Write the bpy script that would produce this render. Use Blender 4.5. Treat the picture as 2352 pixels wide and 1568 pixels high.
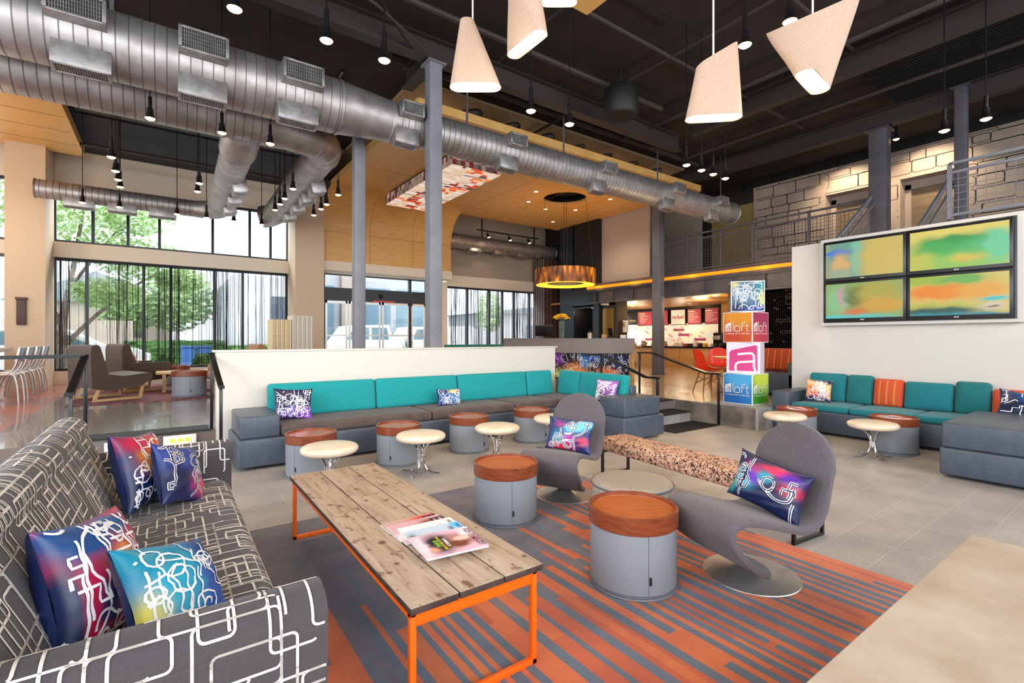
import bpy, math, random
from math import sin, cos, pi, radians, sqrt
from mathutils import Vector, Matrix, noise as mnoise
for o in list(bpy.data.objects): bpy.data.objects.remove(o)
S = bpy.context.scene; COL = S.collection
# ------------------------------------------------------------------ camera
cam = bpy.data.objects.new('camera', bpy.data.cameras.new('camera')); COL.objects.link(cam)
cam.location = (0, 0, 1.35); cam.rotation_euler = (pi/2, 0, -math.atan2(.5814, .8136))
cam.data.lens = 36*1114/2352; cam.data.sensor_width = 36; cam.data.shift_y = -7/2352; cam.data.clip_end = 300
S.camera = cam
# ------------------------------------------------------------------ world and exposure
W = bpy.data.worlds.new('World'); S.world = W; W.use_nodes = True
wn = W.node_tree.nodes; wl = W.node_tree.links
bg = wn['Background']; bg.inputs[1].default_value = 2.1
wt = wn.new('ShaderNodeTexCoord'); wnz = wn.new('ShaderNodeTexNoise'); wnz.inputs['Scale'].default_value = 2.2; wnz.inputs['Detail'].default_value = 5
wr = wn.new('ShaderNodeValToRGB'); wr.color_ramp.elements[0].color = (.80, .90, 1, 1); wr.color_ramp.elements[0].position = .42
wr.color_ramp.elements[1].color = (1, 1, 1, 1); wr.color_ramp.elements[1].position = .6
wl.new(wt.outputs['Generated'], wnz.inputs['Vector']); wl.new(wnz.outputs['Fac'], wr.inputs[0]); wl.new(wr.outputs[0], bg.inputs[0])
vs = S.view_settings; S.display_settings.display_device = 'sRGB'
vs.view_transform = 'Standard'; vs.look = 'None'; vs.exposure = 0.1; vs.gamma = 1; vs.use_curve_mapping = False
S.cycles.max_bounces = 8; S.cycles.diffuse_bounces = 5; S.cycles.sample_clamp_indirect = 6; S.cycles.caustics_reflective = False; S.cycles.caustics_refractive = False
# ------------------------------------------------------------------ daylight and added fill panels
def area(loc, to, sx, sy, power, col):
    l = bpy.data.lights.new('daylight_fill', 'AREA'); l.shape = 'RECTANGLE'; l.size = sx; l.size_y = sy; l.energy = power; l.color = col
    o = bpy.data.objects.new('daylight_fill', l); COL.objects.link(o); o.location = loc
    o.rotation_euler = (Vector(to)-Vector(loc)).to_track_quat('-Z', 'Y').to_euler(); return o
area((.4, 20.5, 9.0), (.4, 12.5, 1.2), 9, 4, 2600, (.88, .95, 1))
area((8.0, 19.0, 7.5), (7.8, 12.5, .8), 9, 3, 1300, (.88, .95, 1))
area((-4.5, 1.5, 3.2), (6, 4.5, .8), 5.5, 3.4, 300, (.93, .96, 1))  # from here on: soft fill added on the open camera side
area((1.5, -4.5, 3.6), (4, 6, 1.4), 9, 3.6, 430, (.98, .98, 1))
area((9.5, -3.0, 4.2), (5, 6, 1.6), 3, 3, 150, (.97, .97, 1))
def point(loc, power, col=(1, .72, .42), r=.05):
    l = bpy.data.lights.new('point_light', 'POINT'); l.energy = power; l.color = col; l.shadow_soft_size = r  # some calls add plain points that have no fixture
    o = bpy.data.objects.new('point_light', l); COL.objects.link(o); o.location = loc; return o
def spot(loc, to, power, col=(1, .76, .5), ang=75, r=.05, blend=.7):
    l = bpy.data.lights.new('spot_light', 'SPOT'); l.energy = power; l.color = col; l.shadow_soft_size = r; l.spot_size = radians(ang); l.spot_blend = blend
    o = bpy.data.objects.new('spot_light', l); COL.objects.link(o); o.location = loc
    o.rotation_euler = (Vector(to)-Vector(loc)).to_track_quat('-Z', 'Y').to_euler(); return o
point((-3.2, 12.3, 3.6), 60, (1, .74, .42), .15); point((-2.4, 9.5, 3.4), 35, (1, .74, .42), .15)  # warm points added to brighten the left wood canopy, no fixture there
# ------------------------------------------------------------------ materials
def lin(h):
    if not isinstance(h, str): return tuple(h)+(1,) if len(h) == 3 else tuple(h)
    h = h.lstrip('#'); c = [int(h[i:i+2], 16)/255 for i in (0, 2, 4)]
    return tuple(x/12.92 if x <= .04045 else ((x+.055)/1.055)**2.4 for x in c)+(1,)
def nn(m, t, **k):
    n = m.node_tree.nodes.new(t)
    for a, b in k.items():
        if a in n.inputs: n.inputs[a].default_value = b
        else: setattr(n, a, b)
    return n
def mat(name, c='#808080', rough=.5, metal=0, c2=None, ns=6, nd=4, lo=.4, hi=.6, scale=(1, 1, 1), bump=0, bs=60, em=0, emc=None, trans=0, alpha=1, coat=0, spec=None, sheen=0, ramp=None, w=None, rot=None, dist=0, coord='Object'):
    m = bpy.data.materials.new(name); m.use_nodes = True; L = m.node_tree.links; b = m.node_tree.nodes['Principled BSDF']
    b.inputs['Base Color'].default_value = lin(c); b.inputs['Roughness'].default_value = rough; b.inputs['Metallic'].default_value = metal
    b.inputs['Transmission Weight'].default_value = trans; b.inputs['Alpha'].default_value = alpha; b.inputs['Coat Weight'].default_value = coat
    if spec is not None: b.inputs['Specular IOR Level'].default_value = spec
    b.inputs['Sheen Weight'].default_value = sheen
    if em: b.inputs['Emission Color'].default_value = lin(emc or c); b.inputs['Emission Strength'].default_value = em
    tc = nn(m, 'ShaderNodeTexCoord'); mp = nn(m, 'ShaderNodeMapping'); mp.inputs['Scale'].default_value = scale
    if rot: mp.inputs['Rotation'].default_value = rot
    L.new(tc.outputs[coord], mp.inputs[0])
    if c2 or ramp:
        n = nn(m, 'ShaderNodeTexNoise'); n.inputs['Scale'].default_value = ns; n.inputs['Detail'].default_value = nd; n.inputs['Distortion'].default_value = dist
        if w is not None: n.noise_dimensions = '4D'; n.inputs['W'].default_value = w
        r = nn(m, 'ShaderNodeValToRGB'); L.new(mp.outputs[0], n.inputs['Vector']); L.new(n.outputs['Fac'], r.inputs[0])
        if ramp:
            e = r.color_ramp.elements
            while len(e) < len(ramp): e.new(.5)
            for i, (p, cc) in enumerate(ramp): e[i].position = p; e[i].color = lin(cc)
        else:
            r.color_ramp.elements[0].color = lin(c); r.color_ramp.elements[1].color = lin(c2)
            r.color_ramp.elements[0].position = lo; r.color_ramp.elements[1].position = hi
        L.new(r.outputs[0], b.inputs['Base Color'])
        if em and not emc: L.new(r.outputs[0], b.inputs['Emission Color'])
    if bump:
        n2 = nn(m, 'ShaderNodeTexNoise'); n2.inputs['Scale'].default_value = bs; n2.inputs['Detail'].default_value = 3
        bu = nn(m, 'ShaderNodeBump'); bu.inputs['Strength'].default_value = bump; bu.inputs['Distance'].default_value = .01
        L.new(mp.outputs[0], n2.inputs['Vector']); L.new(n2.outputs['Fac'], bu.inputs['Height']); L.new(bu.outputs[0], b.inputs['Normal'])
    return m
def colmat(name, rough=.6, em=0, spec=.3, dark=False):
    m = bpy.data.materials.new(name); m.use_nodes = True; b = m.node_tree.nodes['Principled BSDF']; L = m.node_tree.links
    a = nn(m, 'ShaderNodeAttribute', attribute_name='Col'); b.inputs['Roughness'].default_value = rough; b.inputs['Specular IOR Level'].default_value = spec
    L.new(a.outputs['Color'], b.inputs['Base Color'])
    if em:
        L.new(a.outputs['Color'], b.inputs['Emission Color']); b.inputs['Emission Strength'].default_value = em
        if dark: L.remove(b.inputs['Base Color'].links[0]); b.inputs['Base Color'].default_value = (.01, .01, .01, 1)
    return m
def tile(name, c1, c2, cm, sx, sy, rough, mortar=.004, off=.5, speck=True, loc=(0, 0, 0)):
    m = mat(name, c1, rough, bump=.08, bs=90); L = m.node_tree.links; b = m.node_tree.nodes['Principled BSDF']
    tc = nn(m, 'ShaderNodeTexCoord'); mp = nn(m, 'ShaderNodeMapping'); mp.inputs['Location'].default_value = loc
    mp.inputs['Rotation'].default_value = (0, 0, 0)
    br = nn(m, 'ShaderNodeTexBrick'); br.offset = off; br.inputs['Scale'].default_value = 1; br.inputs['Brick Width'].default_value = sx; br.inputs['Row Height'].default_value = sy
    br.inputs['Mortar Size'].default_value = mortar; br.inputs['Color1'].default_value = lin(c1); br.inputs['Color2'].default_value = lin(c2); br.inputs['Mortar'].default_value = lin(cm)
    br.inputs['Mortar Smooth'].default_value = .2
    L.new(tc.outputs['Object'], mp.inputs[0]); L.new(mp.outputs[0], br.inputs['Vector'])
    if speck:
        n = nn(m, 'ShaderNodeTexNoise'); n.inputs['Scale'].default_value = 130; n.inputs['Detail'].default_value = 2
        n3 = nn(m, 'ShaderNodeTexNoise'); n3.inputs['Scale'].default_value = 2.5; n3.inputs['Detail'].default_value = 6
        r = nn(m, 'ShaderNodeValToRGB'); r.color_ramp.elements[0].position = .35; r.color_ramp.elements[1].position = .68
        r.color_ramp.elements[0].color = (.62, .6, .58, 1); r.color_ramp.elements[1].color = (1.25, 1.22, 1.2, 1)
        r3 = nn(m, 'ShaderNodeValToRGB'); r3.color_ramp.elements[0].color = (.84, .83, .83, 1); r3.color_ramp.elements[1].color = (1.1, 1.08, 1.06, 1)
        r3.color_ramp.elements[0].position = .35; r3.color_ramp.elements[1].position = .65
        mx = nn(m, 'ShaderNodeMix', data_type='RGBA', blend_type='MULTIPLY'); mx.inputs[0].default_value = .75
        mx2 = nn(m, 'ShaderNodeMix', data_type='RGBA', blend_type='MULTIPLY'); mx2.inputs[0].default_value = 1
        L.new(tc.outputs['Object'], n.inputs['Vector']); L.new(n.outputs['Fac'], r.inputs[0]); L.new(tc.outputs['Object'], n3.inputs['Vector']); L.new(n3.outputs['Fac'], r3.inputs[0])
        L.new(br.outputs['Color'], mx.inputs[6]); L.new(r.outputs[0], mx.inputs[7]); L.new(mx.outputs[2], mx2.inputs[6]); L.new(r3.outputs[0], mx2.inputs[7])
        L.new(mx2.outputs[2], b.inputs['Base Color'])
    else: L.new(br.outputs['Color'], b.inputs['Base Color'])
    return m
def weave(name, c1, c2, s=260, rough=.85):
    m = mat(name, c1, rough, c2=c2, ns=s, nd=2, lo=.35, hi=.65, bump=.25, bs=s*1.3, sheen=.15); return m
M = {}
M['white'] = mat('white_paint', '#dcd7cf', .55, bump=.03, bs=120)
M['cream'] = mat('cream_wall_paint', '#e2d3bd', .6, bump=.03, bs=120)
M['tan'] = mat('tan_wall_paint', '#cfb699', .6, bump=.03, bs=120)
M['greywall'] = mat('grey_wall_paint', '#a39788', .6)
M['dark'] = mat('dark_wall_paint', '#131316', .5)
M['navywall'] = mat('blue_black_wall_gloss', '#1d2733', .22)
M['black'] = mat('black_powder_coat', '#0d0e11', .28)
M['blackm'] = mat('matte_black', '#0b0b0c', .6)
M['ceil'] = mat('ceiling_dark_brown', '#271a16', .85, c2='#1c120f', ns=1.5)
M['pipe'] = mat('dark_painted_pipe', '#2e2422', .6)
M['steel'] = mat('grey_painted_steel', '#85858c', .42, c2='#7c7c84', ns=3)
M['dsteel'] = mat('dark_grey_painted_steel', '#56535a', .5, c2='#4b484f', ns=3)
M['zinc'] = mat('galvanised_duct', '#b9b5b5', .46, metal=.78, c2='#9a9492', ns=5, lo=.3, hi=.7, bump=.12, bs=7)
M['zincseam'] = mat('duct_seam', '#6e6866', .5, metal=.6)
M['zincbox'] = mat('galvanised_box', '#b9b6b6', .4, metal=.8, c2='#a19d9b', ns=8)
M['grille'] = mat('grille_dark', '#2c2927', .6)
M['chrome'] = mat('chrome', '#e6e6ea', .08, metal=1)
M['brushed'] = mat('brushed_aluminium', '#cfccc9', .34, metal=.8, bump=.03, bs=200)
M['elev'] = mat('brushed_bronze_steel', '#a08a70', .35, metal=.6, c2='#8a765e', ns=2, scale=(1, 1, 4))
M['wood'] = mat('maple_veneer', '#deae68', .42, c2='#cf9a52', ns=3.2, nd=7, scale=(1.2, 1.2, 9), lo=.3, hi=.7, dist=.6)
M['woodceil'] = mat('maple_ceiling_veneer', '#deb06a', .42, c2='#cf9e58', ns=3.2, nd=7, scale=(1.2, 7, 1), lo=.3, hi=.7, dist=.6)
M['seam'] = mat('veneer_seam', '#8e5c28', .7)
M['oak'] = mat('light_oak', '#d8b27c', .45, c2='#c59a62', ns=5, scale=(1, 8, 1), nd=6, lo=.3, hi=.7)
M['tray'] = mat('walnut_tray_wood', '#c06a33', .28, c2='#a05022', ns=7, nd=6, scale=(1, 9, 1), lo=.3, hi=.7, dist=.8, coat=.3)
M['trayrim'] = mat('walnut_rim_wood', '#8c4627', .32, c2='#6f3219', ns=14, nd=6, scale=(1, 1, 5), lo=.3, hi=.7, coat=.3)
M['drum'] = mat('grey_leatherette', '#878d95', .42, bump=.06, bs=320)
M['slate'] = mat('slate_leatherette', '#4d5765', .36, c2='#475160', ns=14, bump=.12, bs=260)
M['seatbrown'] = mat('brown_suede', '#5c4c47', .75, c2='#4c3f3b', ns=7, nd=6, lo=.35, hi=.65, bump=.1, bs=220, sheen=.1)
M['teal'] = weave('teal_boucle', '#08a2a6', '#068a90', 160)
M['teal2'] = weave('teal_cotton', '#12808a', '#0e6e79', 300)
M['tealrib'] = weave('ribbed_teal', '#147a7c', '#0e6265', 90)
M['orangef'] = weave('orange_cotton', '#d9562f', '#c84a26', 260)
M['ystripe'] = mat('yellow_thread', '#e5b04a', .8)
M['cushcream'] = mat('cream_vinyl', '#eadbc6', .33, c2='#e2d0b6', ns=8, bump=.1, bs=180, coat=.2)
M['grey_fab'] = weave('grey_weave', '#6a6369', '#4a444a', 300)
M['brown_fab'] = weave('brown_weave', '#57463b', '#453830', 300)
M['tan_fab'] = weave('tan_weave', '#a9794d', '#96683e', 300)
M['sofafab'] = weave('charcoal_sofa_fabric', '#4e484b', '#413c40', 420)
M['cream_line'] = mat('cream_pattern_thread', '#e9e2da', .8)
M['concrete'] = mat('raw_concrete', '#8e857b', .75, c2='#5e564f', ns=3, nd=10, lo=.35, hi=.62, bump=.15, bs=20)
M['concl'] = mat('pale_concrete', '#d3c3b0', .6, c2='#bba792', ns=4, nd=10, lo=.34, hi=.66, bump=.12, bs=24)
M['concb'] = mat('light_concrete', '#a8a9a9', .7, c2='#94938f', ns=5, nd=8, bump=.1, bs=30)
M['tread'] = mat('black_rubber_tread', '#1e1b1b', .6)
M['glass'] = mat('window_glass', '#ffffff', .02, trans=1, alpha=.08, spec=.4)
M['frame'] = mat('dark_window_frame', '#20262e', .4)
M['orange'] = mat('orange_powder_coat', '#ff6a0d', .35)
M['redp'] = mat('red_orange_plastic', '#f2360f', .3)
M['whitep'] = mat('white_plastic', '#eceae8', .35)
M['bulb'] = mat('lit_bulb', '#ffe2b0', em=22, emc='#ffca85')
M['bulb2'] = mat('lit_bulb_soft', '#ffe2b0', em=6, emc='#ffcf92')
M['led'] = mat('orange_led', '#ff8a10', em=1.15, emc='#ff7a0a')
M['amber'] = mat('amber_step_light', '#ffb030', em=1.5, emc='#ff8a10')
M['shade'] = mat('linen_lamp_shade', '#b89f8c', .85, c2='#a58c79', ns=260, nd=2, bump=.03, bs=300, em=.08, emc='#f0b07a')
M['shadew'] = mat('lit_shade_opening', '#fff6e6', em=4.5, emc='#fff0da')
M['cord'] = mat('white_cord', '#efeae4', .5)
M['leaf'] = mat('tree_leaves', '#aac98c', .6, c2='#8fb56c', ns=2)
M['hedge'] = mat('hedge_green', '#5f8a45', .8, c2='#3f6a30', ns=9, bump=.6, bs=14)
M['bark'] = mat('tree_bark', '#6e5a4c', .9, c2='#54443a', ns=12)
M['asphalt'] = mat('asphalt', '#a7a9ad', .9, c2='#989a9e', ns=20)
M['carw'] = mat('white_car_paint', '#f2f4f6', .2, coat=.6)
M['tyre'] = mat('tyre_rubber', '#1b1b1d', .8)
M['carglass'] = mat('car_window', '#5d7f8c', .08)
M['paper'] = mat('paper_edges', '#e7e4e2', .6)
M['yellow'] = mat('yellow_petals', '#ffe020', .6, c2='#fcc410', ns=20)
M['green'] = mat('green_leaf', '#2f6e3a', .6)
M['string'] = mat('black_curtain_string', '#121418', .8)
M['brick'] = tile('dark_brick', '#4d3029', '#3a241f', '#75706a', .2, .07, .8, .008, speck=False)
M['col'] = colmat('printed_image', .5)
M['colsatin'] = colmat('printed_satin', .38, spec=.5)
M['screen'] = colmat('lit_screen', .3, em=.85, dark=True)
M['litprint'] = colmat('backlit_print', .4, em=.55)
M['litwall'] = colmat('backlit_wall', .5, em=.28)
M['label'] = mat('black_label', '#08080a', .6)
M['rubber'] = mat('grey_piping', '#5d6168', .5)
# ------------------------------------------------------------------ mesh builder
class MB:
    def __init__(s): s.v = []; s.f = []; s.m = []; s.c = None
    def add(s, vs, fs, m=0):
        o = len(s.v); s.v += [tuple(p) for p in vs]; s.f += [tuple(o+i for i in f) for f in fs]; s.m += [m]*len(fs); return s
    def box(s, x0, x1, y0, y1, z0, z1, m=0):
        vs = [(x, y, z) for x in (x0, x1) for y in (y0, y1) for z in (z0, z1)]
        return s.add(vs, [(0, 1, 3, 2), (4, 6, 7, 5), (0, 4, 5, 1), (2, 3, 7, 6), (0, 2, 6, 4), (1, 5, 7, 3)], m)
    def rbox(s, x0, x1, y0, y1, z0, z1, r=.02, m=0, puff=0, seg=3, n=1, T=None):
        h = [(x1-x0)/2, (y1-y0)/2, (z1-z0)/2]; c = Vector(((x0+x1)/2, (y0+y1)/2, (z0+z1)/2)); r = min(r, *h)
        def ax(H):
            a = [-H+r*(1-cos(pi/2*i/seg)) for i in range(seg+1)]; inner = H-r
            mid = [-inner+2*inner*i/n for i in range(1, n)] if n > 1 else []
            return a+mid+[-x for x in a[::-1]]
        A = [ax(H) for H in h]; D = {}; vs = []
        def V(p):
            k = tuple(round(q, 5) for q in p)
            if k not in D:
                q = Vector(p); cl = Vector([max(-(h[i]-r), min(h[i]-r, q[i])) for i in range(3)]); d = q-cl
                if d.length > 1e-9: q = cl+d.normalized()*r
                if puff:
                    w = 1
                    for i in range(3):
                        if h[i] > min(h)+1e-6: w *= max(0, 1-(q[i]/h[i])**2)
                    i = h.index(min(h)); q[i] += puff*w*(1 if q[i] > 0 else -1)*min(1, abs(q[i])/h[i])
                q = q+c
                D[k] = len(vs); vs.append(T @ q if T else q)
            return D[k]
        fs = []
        for a in range(3):
            b, d = (a+1) % 3, (a+2) % 3
            for sg in (-1, 1):
                for i in range(len(A[b])-1):
                    for j in range(len(A[d])-1):
                        q = []
                        for (ii, jj) in ((i, j), (i+1, j), (i+1, j+1), (i, j+1)):
                            p = [0, 0, 0]; p[a] = sg*h[a]; p[b] = A[b][ii]; p[d] = A[d][jj]; q.append(V(p))
                        fs.append(tuple(q) if sg > 0 else tuple(q[::-1]))
        return s.add(vs, fs, m)
    def cyl(s, p0, p1, r0, r1=None, n=12, m=0, caps=True):
        p0 = Vector(p0); p1 = Vector(p1); r1 = r0 if r1 is None else r1; d = (p1-p0).normalized()
        a = d.orthogonal().normalized(); b = d.cross(a); vs = []
        for p, r in ((p0, r0), (p1, r1)):
            for i in range(n): t = 2*pi*i/n; vs.append(p+(a*cos(t)+b*sin(t))*r)
        fs = [(i, (i+1) % n, n+(i+1) % n, n+i) for i in range(n)]
        if caps: fs += [tuple(range(n))[::-1], tuple(range(n, 2*n))]
        return s.add(vs, fs, m)
    def tube(s, pts, r, n=8, m=0, flat=None):
        pts = [Vector(p) for p in pts]; vs = []; fs = []; up = None
        for i, p in enumerate(pts):
            d = (pts[min(i+1, len(pts)-1)]-pts[max(i-1, 0)]).normalized()
            if up is None: a = d.orthogonal().normalized() if flat is None else Vector(flat)
            else: a = (up-d*up.dot(d)).normalized()
            up = a; b = d.cross(a); rr = r[i] if isinstance(r, (list, tuple)) else r
            for k in range(n): t = 2*pi*k/n; vs.append(p+(a*cos(t)+b*sin(t))*rr)
        for i in range(len(pts)-1):
            for k in range(n): fs.append((i*n+k, i*n+(k+1) % n, (i+1)*n+(k+1) % n, (i+1)*n+k))
        fs += [tuple(range(n))[::-1], tuple(range((len(pts)-1)*n, len(pts)*n))]
        return s.add(vs, fs, m)
    def bar(s, p0, p1, w, h, m=0, up=(0, 0, 1)):
        p0 = Vector(p0); p1 = Vector(p1); d = (p1-p0).normalized(); u = Vector(up)
        if abs(d.dot(u)) > .99: u = Vector((1, 0, 0))
        a = d.cross(u).normalized(); b = a.cross(d); vs = []
        for p in (p0, p1):
            for x, y in ((-1, -1), (1, -1), (1, 1), (-1, 1)): vs.append(p+a*x*w/2+b*y*h/2)
        return s.add(vs, [(3, 2, 1, 0), (4, 5, 6, 7), (0, 1, 5, 4), (1, 2, 6, 5), (2, 3, 7, 6), (3, 0, 4, 7)], m)
    def lathe(s, prof, c=(0, 0, 0), n=32, m=0, axis='z'):
        vs = []; fs = []; k = len(prof)
        for i in range(n):
            t = 2*pi*i/n
            for r, z in prof:
                p = (r*cos(t), r*sin(t), z)
                if axis == 'x': p = (z, r*cos(t), r*sin(t))
                if axis == 'y': p = (r*sin(t), z, r*cos(t))
                vs.append((p[0]+c[0], p[1]+c[1], p[2]+c[2]))
        for i in range(n):
            j = (i+1) % n
            for q in range(k-1): fs.append((i*k+q, j*k+q, j*k+q+1, i*k+q+1))
        return s.add(vs, fs, m)
    def grid(s, fn, nu, nv, m=0, cu=False, cv=False):
        vs = [fn(i/nu, j/nv) for i in range(nu+(0 if cu else 1)) for j in range(nv+(0 if cv else 1))]
        a = nu+(0 if cu else 1); b = nv+(0 if cv else 1); fs = []
        for i in range(nu):
            for j in range(nv): fs.append((i*b+j, ((i+1) % a)*b+j, ((i+1) % a)*b+(j+1) % b, i*b+(j+1) % b))
        return s.add(vs, fs, m)
    def prism(s, poly, fn, a, b, m=0):
        n = len(poly); vs = [fn(p[0], p[1], a) for p in poly]+[fn(p[0], p[1], b) for p in poly]
        return s.add(vs, [tuple(range(n))[::-1], tuple(range(n, 2*n))]+[(i, (i+1) % n, n+(i+1) % n, n+i) for i in range(n)], m)
    def img(s, fn, nu, nv, colfn, m=0):
        if s.c is None: s.c = {}
        o = len(s.v); s.grid(fn, nu, nv, m)
        for i in range(nu+1):
            for j in range(nv+1): s.c[o+i*(nv+1)+j] = colfn(i/nu, j/nv)
        return s
    def build(s, name, mats, parent=None, ang=38, world=True, loc=None):
        me = bpy.data.meshes.new(name); me.from_pydata(s.v, [], s.f); mats = ['zinc', 'zincseam'] if mats == 'zinc' else mats if isinstance(mats, (list, tuple)) else [mats]
        for q in mats: me.materials.append(M[q] if isinstance(q, str) else q)
        me.polygons.foreach_set('material_index', s.m); me.polygons.foreach_set('use_smooth', [True]*len(s.f))
        me.set_sharp_from_angle(angle=radians(ang))
        if s.c is not None:
            at = me.color_attributes.new('Col', 'FLOAT_COLOR', 'POINT')
            for k, c in s.c.items(): at.data[k].color = (c[0], c[1], c[2], 1)
        o = bpy.data.objects.new(name, me); COL.objects.link(o)
        if parent is not None:
            o.parent = parent
            if world:
                q = parent
                Mx = Matrix.Identity(4)
                while q is not None: Mx = Matrix.LocRotScale(q.location, q.rotation_euler, q.scale) @ Mx; q = q.parent
                me.transform(Mx.inverted())
        if loc is not None:
            me.transform(Matrix.Translation(-Vector(loc))); o.location = loc
        me.update(); return o
def tag(o, label, cat, group=None, kind=None):
    o['label'] = label; o['category'] = cat
    if group: o['group'] = group
    if kind: o['kind'] = kind
    return o
def struct(o): o['kind'] = 'structure'; return o
def thing(name, label, cat, loc=(0, 0, 0), rz=0, group=None, rot=None):
    o = bpy.data.objects.new(name, None); o.empty_display_size = .1; COL.objects.link(o); o.location = loc; o.rotation_euler = rot or (0, 0, rz)
    return tag(o, label, cat, group)
def dup(root, loc, rz=None, label=None, group=None, rot=None):
    r = root.copy(); COL.objects.link(r); r.location = loc
    if rz is not None: r.rotation_euler = (0, 0, rz)
    if rot is not None: r.rotation_euler = rot
    if label: r['label'] = label
    if group: r['group'] = group
    for ch in list(root.children):
        c = ch.copy(); COL.objects.link(c); c.parent = r
        for g in list(ch.children):
            d = g.copy(); COL.objects.link(d); d.parent = c
    return r
# pattern tools -------------------------------------------------------------
def smooth(pts, k=6):
    out = []; n = len(pts)
    for i in range(n-1):
        p0 = Vector(pts[max(i-1, 0)]); p1 = Vector(pts[i]); p2 = Vector(pts[i+1]); p3 = Vector(pts[min(i+2, n-1)])
        for j in range(k):
            t = j/k; out.append(.5*((2*p1)+(p2-p0)*t+(2*p0-5*p1+4*p2-p3)*t*t+(3*p1-p0-3*p2+p3)*t**3))
    out.append(Vector(pts[-1])); return out
def rrect(x0, y0, x1, y1, r, a=0, b=1):
    pts = []; r = min(r, (x1-x0)/2.01, (y1-y0)/2.01)
    for cx, cy, t0 in ((x1-r, y1-r, 0), (x0+r, y1-r, 90), (x0+r, y0+r, 180), (x1-r, y0+r, 270)):
        for k in range(5): t = radians(t0+22.5*k); pts.append((cx+r*cos(t), cy+r*sin(t)))
    pts.append(pts[0]); n = len(pts)
    if b < 1 or a > 0: i0 = int(a*n); pts = (pts[:-1]*2)[i0:i0+max(3, int((b)*n))]
    return pts
def ribbons(mb, fn, lines, w, m, off=.0012, step=.04, box=None, inside=None):
    """lay flat stripes of width w on the surface fn(u,v); lines are in the surface's own metres"""
    e = 1e-3
    for ln in lines:
        pts = []
        for i in range(len(ln)-1):
            a = Vector(ln[i]).to_2d(); b = Vector(ln[i+1]).to_2d(); k = max(1, int((b-a).length/step))
            for j in range(k): pts.append(a.lerp(b, j/k))
        pts.append(Vector(ln[-1]).to_2d())
        run = []; runs = []
        for p in pts:
            if box and not (box[0] <= p.x <= box[1] and box[2] <= p.y <= box[3]):
                if len(run) > 1: runs.append(run)
                run = []
            else: run.append(p)
        if len(run) > 1: runs.append(run)
        for run in runs:
            vs = []; n = len(run)
            for i, p in enumerate(run):
                d = (run[min(i+1, n-1)]-run[max(i-1, 0)])
                if d.length < 1e-7: d = Vector((1, 0))
                d.normalize(); q = Vector((-d.y, d.x))*w/2
                P = fn(p.x, p.y); N = (fn(p.x+e, p.y)-P).cross(fn(p.x, p.y+e)-P)
                N = N.normalized()*off if N.length > 0 else Vector((0, 0, 0))
                if inside is not None and N.dot(P-inside(P)) < 0: N = -N
                vs += [fn(p.x+q.x, p.y+q.y)+N, fn(p.x-q.x, p.y-q.y)+N]
            mb.add(vs, [(2*i, 2*i+1, 2*i+3, 2*i+2) for i in range(n-1)], m)
def circuit(rng, W_, H_, dens, cell=.035, r=.014, big=8):
    L = []
    for _ in range(int(W_*H_*dens)):
        w = rng.randint(2, big)*cell; h = rng.randint(2, big)*cell
        if rng.random() < .35: w *= .6
        x = round(rng.uniform(-w*.6, W_-w*.4)/cell)*cell; y = round(rng.uniform(-h*.6, H_-h*.4)/cell)*cell
        x += rng.choice((0, cell*.33)); t = rng.random()
        L.append(rrect(x, y, x+w, y+h, r, rng.random(), 1 if t < .45 else rng.uniform(.45, .85)) if t >= .45 else rrect(x, y, x+w, y+h, r))
    return L
def graffiti(rng, W_, H_, n, s=1):
    L = []
    for _ in range(n):
        t = rng.random(); cx = rng.uniform(-W_/2, W_/2); cy = rng.uniform(-H_/2, H_/2); q = rng.uniform(.03, .09)*s
        if t < .25: L.append([(cx+q*.6*cos(a/10*2*pi), cy+q*.6*sin(a/10*2*pi)) for a in range(11)])
        elif t < .4: L.append([(cx+q*(.2+a/22)*cos(a*.55)*.7, cy+q*(.2+a/22)*sin(a*.55)*.7) for a in range(20)])
        elif t < .7:
            p = [(cx, cy)]; an = rng.uniform(0, 2*pi)
            for k in range(rng.randint(4, 8)): an += rng.uniform(-1.3, 1.3); p.append((p[-1][0]+q*.9*cos(an), p[-1][1]+q*.9*sin(an)))
            L.append([(v.x, v.y) for v in smooth([(a, b, 0) for a, b in p], 4)])
        elif t < .88:
            p = [(cx, cy)]; v = rng.random() < .5
            for k in range(rng.randint(3, 6)):
                d = rng.choice((-1, 1))*q*rng.uniform(.5, 1.4); p.append((p[-1][0]+(0 if v else d), p[-1][1]+(d if v else 0))); v = not v
            L.append(p)
        else: L.append([(cx, cy-q*1.6), (cx+q*.2, cy+q*1.6)])
    return L
def text_mesh(txt, size, bold=False):
    cu = bpy.data.curves.new('t', 'FONT'); cu.body = txt; cu.size = size; cu.align_x = 'CENTER'; cu.align_y = 'CENTER'; cu.resolution_u = 3
    if bold: cu.offset = size*.02
    o = bpy.data.objects.new('t', cu); COL.objects.link(o); bpy.context.view_layer.update()
    me = o.evaluated_get(bpy.context.evaluated_depsgraph_get()).to_mesh()
    vs = [tuple(v.co) for v in me.vertices]; fs = [tuple(p.vertices) for p in me.polygons]
    bpy.data.objects.remove(o); return vs, fs
def put_text(mb, txt, size, fn, m, bold=False, wfit=None):
    vs, fs = text_mesh(txt, size, bold)
    if wfit and vs:
        w = max(v[0] for v in vs)-min(v[0] for v in vs); k = wfit/w
        vs = [(v[0]*k, v[1]*k, 0) for v in vs]
    mb.add([fn(v[0], v[1]) for v in vs], fs, m)
def lerp(a, b, t): return tuple(a[i]+(b[i]-a[i])*t for i in range(3))
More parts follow.
